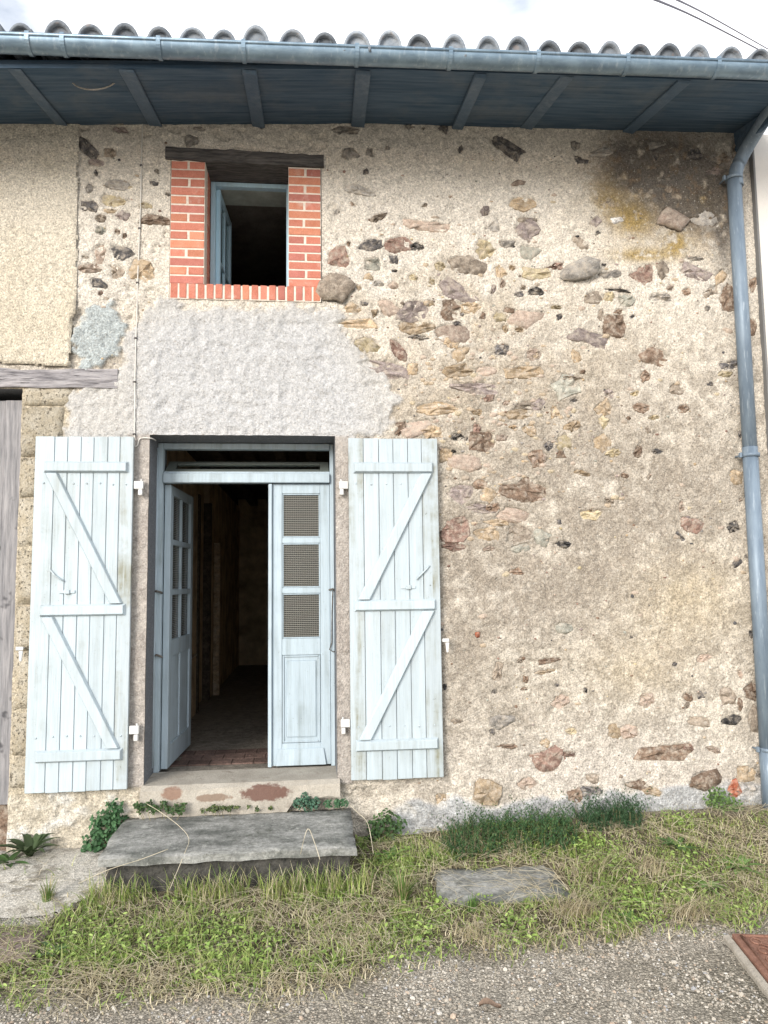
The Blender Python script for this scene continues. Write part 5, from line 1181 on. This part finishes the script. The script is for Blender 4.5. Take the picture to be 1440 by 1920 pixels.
def rosette(label, x, y, n, Lf, w, col, up=(.3, 1.0), name='rosette_weed'):
    z = float(ground_z(x, y)); e = empty(name, (x, y, z), label, 'weed', 'leafy weeds growing in the grass' if name == 'rosette_weed' else 'dock plants at the left wall foot')
    for k in range(n):
        a = 2*math.pi*k/n*1.0+random.uniform(-.3, .3); l_ = Lf*random.uniform(.7, 1.1); rise = random.uniform(*up); seg = 5; vs = []
        for t in np.linspace(0, 1, seg+1):
            r = l_*t*math.cos(rise*(1-t*.5)); zz = l_*math.sin(rise)*t*(1-.55*t)+.006; ww = w*math.sin(math.pi*min(1, .12+t*.88))**.8*.5*(1 if t < .98 else .1)+.0012
            for sd_, dz in ((-1, .3), (0, 0), (1, .3)): vs.append((r*math.cos(a)-sd_*ww*math.sin(a), r*math.sin(a)+sd_*ww*math.cos(a), zz+abs(sd_)*ww*dz))
        vs = np.array(vs); vs[:, 1] = np.minimum(vs[:, 1], -y-.012)
        fs = []
        for t in range(seg): fs += [(3*t, 3*t+1, 3*t+4, 3*t+3), (3*t+1, 3*t+2, 3*t+5, 3*t+4)]
        c = np.array(col)*random.uniform(.75, 1.25)
        link('leaf', mesh_np('leaf', vs, np.array(fs), np.tile(c, (len(vs), 1))), MATS['leaf'], e, (x, y, z))
    return e
p = W(55, 1612, -.10); rosette('dark broad-leaved dock plant at the foot of the stone pier', p[0], -.10, 17, .23, .042, (.055, .085, .035), (.8, 1.45), 'dock_plant')
p = W(15, 1615, -.16); rosette('lighter green dock plant at the left edge by the barn door', p[0], -.16, 10, .15, .035, (.08, .15, .05), (.2, .9), 'dock_plant')
p = G(735, 1612, .06); rosette('bright green dandelion rosette right of the doorstep', p[0], p[1], 16, .13, .026, (.10, .20, .045), (.1, .9))
p = G(1270, 1590, .10); rosette('green rosette weed below the leafy weed bush', p[0], p[1], 13, .13, .028, (.09, .17, .05), (.1, .8))
p = G(1385, 1612, .10); rosette('pale green rosette weed near the right edge', p[0], p[1], 13, .13, .030, (.14, .24, .07), (.1, .9))
p = G(1330, 1650, .07); rosette('low rosette weed above the drain cover', p[0], p[1], 12, .10, .022, (.13, .23, .06), (.1, .8))
p = G(230, 1800, .01); rosette('yellow green rosette weed in the grass at lower left', p[0], p[1], 10, .06, .02, (.24, .32, .08), (.2, .8))
p = G(100, 1780, .02); rosette('blue green rosette weed near the reddish paving slab', p[0], p[1], 11, .09, .022, (.10, .18, .07), (.1, .8))
p = G(1180, 1720, .02); rosette('round green rosette weed amid the straw at right', p[0], p[1], 10, .07, .022, (.11, .2, .06), (.1, .7))
# single dry stalks
def stalk(label, pts, r=.0016):
    b = B(); b.tube(catmull(pts, 4), r, 5); o = b.build('dry_stalk', MATS['straw']); set_props(o, label, 'stalk', 'single dry stalks around the doorstep')
m = Mt('dry_stalk', .8, .2); m.base(m.scale((.56, .50, .38), m.rng(m.noise(20, 2), .3, .7, .8, 1.15))); MATS['straw'] = m.m
stalk('long dry stalk bent over the left half of the doorstep', [W(275, 1507, -.12), W(300, 1522, -.2), W(335, 1548, -.32), W(354, 1572, -.42), W(346, 1600, -.56), W(318, 1668, -.66)])
stalk('long pale stalk leaning against the front left corner of the doorstep', [G(140, 1660, .04), W(200, 1632, -.72), W(262, 1612, -.68), W(315, 1592, -.64)])
stalk('folded dry stalk standing at the front edge of the doorstep', [G(560, 1625, .05), W(566, 1590, -.66), W(577, 1554, -.64), W(588, 1575, -.66), W(600, 1612, -.70)], .0018)
stalk('dry stalk lying across the right corner of the doorstep', [W(655, 1508, -.12), W(672, 1525, -.2), W(690, 1545, -.3), W(700, 1600, -.45)], .0018)
stalk('dry stem rising beside the feathery plant', [W(1130, 1590, -.2), W(1112, 1545, -.14), W(1090, 1505, -.08)], .0018)

# ------------------------------------------------------------------ cables
def cable(label, pts, r, name, mat, clips=()):
    z = min(p[2] for p in pts); e = empty(name, (pts[0][0], pts[0][1], z), label, 'cable')
    if name == 'overhead_cable': e['group'] = 'overhead cables at top right'
    b = B(); b.tube(catmull(pts, 5), r, 7); b.build('sheath', mat, e)
    for p in clips: B().box(p[0]-.010, p[0]+.006, p[1]-.007, p[1]+.012, p[2]-.005, p[2]+.005, .002).build('clip', MATS['oldwood'], e)
def hw(u, v, extra=.008):
    p = W(u, v); i = int(np.searchsorted(XS, p[0])); j = int(np.searchsorted(ZS, p[2]))
    hmax = float(np.max(Hh[max(i-2, 0):i+3, max(j-2, 0):j+3])); y = -hmax-.004; p = W(u, v, y); return tuple(p)
cp = [hw(*c) for c in ((268, 228), (266, 270), (265, 310), (264, 370), (262, 428), (260, 480), (258, 530), (257, 580), (255, 634), (254, 676), (253, 716), (252.5, 770), (252, 814))]+[W(253, 836, -.020), W(258, 834, -.022), W(261, 824, -.022), W(268, 821, -.020), W(284, 822, -.016), W(292, 826, .05)]
MATS['cable'] = paint_mat('off_white_cable', (.60, .58, .54), (.30, .27, .24), .4)
cable('thin off-white electric cable clipped down the wall beside the window', cp, .0038, 'electric_cable', MATS['cable'], [hw(*c) for c in ((265, 310), (262, 428), (258, 530), (255, 634), (253, 716), (252, 814))])
m = Mt('black_overhead_cable', .7, .3); m.base((.17, .155, .19))
def farp(u, v, y): return tuple(W(u, v, y))
pole = empty('roof_bracket', farp(1440, 110, 3.4), 'grey steel cable bracket hidden behind the tiles on the roof', 'bracket')
pb_ = farp(1440, 110, 3.4); B().tube([(pb_[0], pb_[1], pb_[2]-1.6), (pb_[0], pb_[1], pb_[2]+.02)], .03, 8).build('post', MATS['iron'], pole)
cable('upper of two dark overhead cables crossing the sky at top right', [farp(1240, -14, -1.5), farp(1330, 30, 1.0), farp(1440, 92, 3.4)], .006, 'overhead_cable', m.m)
cable('lower of two dark overhead cables crossing the sky at top right', [farp(1190, -16, -1.5), farp(1310, 35, 1.0), farp(1440, 102, 3.4)], .007, 'overhead_cable', m.m)

p = G(918, 1889, .012); vs = []
for t in np.linspace(0, 1, 6):
    for sd_ in (-1, 0, 1): vs.append((t*.085-.04, sd_*.022*math.sin(math.pi*(.08+.9*t)), .004+.012*abs(sd_)+.010*math.sin(t*5)))
fs = []
for t in range(5): fs += [(3*t, 3*t+1, 3*t+4, 3*t+3), (3*t+1, 3*t+2, 3*t+5, 3*t+4)]
o = link('dead_leaf', mesh_np('dead_leaf', vs, np.array(fs), np.tile(L((.27, .19, .14)), (len(vs), 1))), MATS['leaf'], None, tuple(p)); set_props(o, 'curled brown dead leaf lying on the gravel', 'leaf')
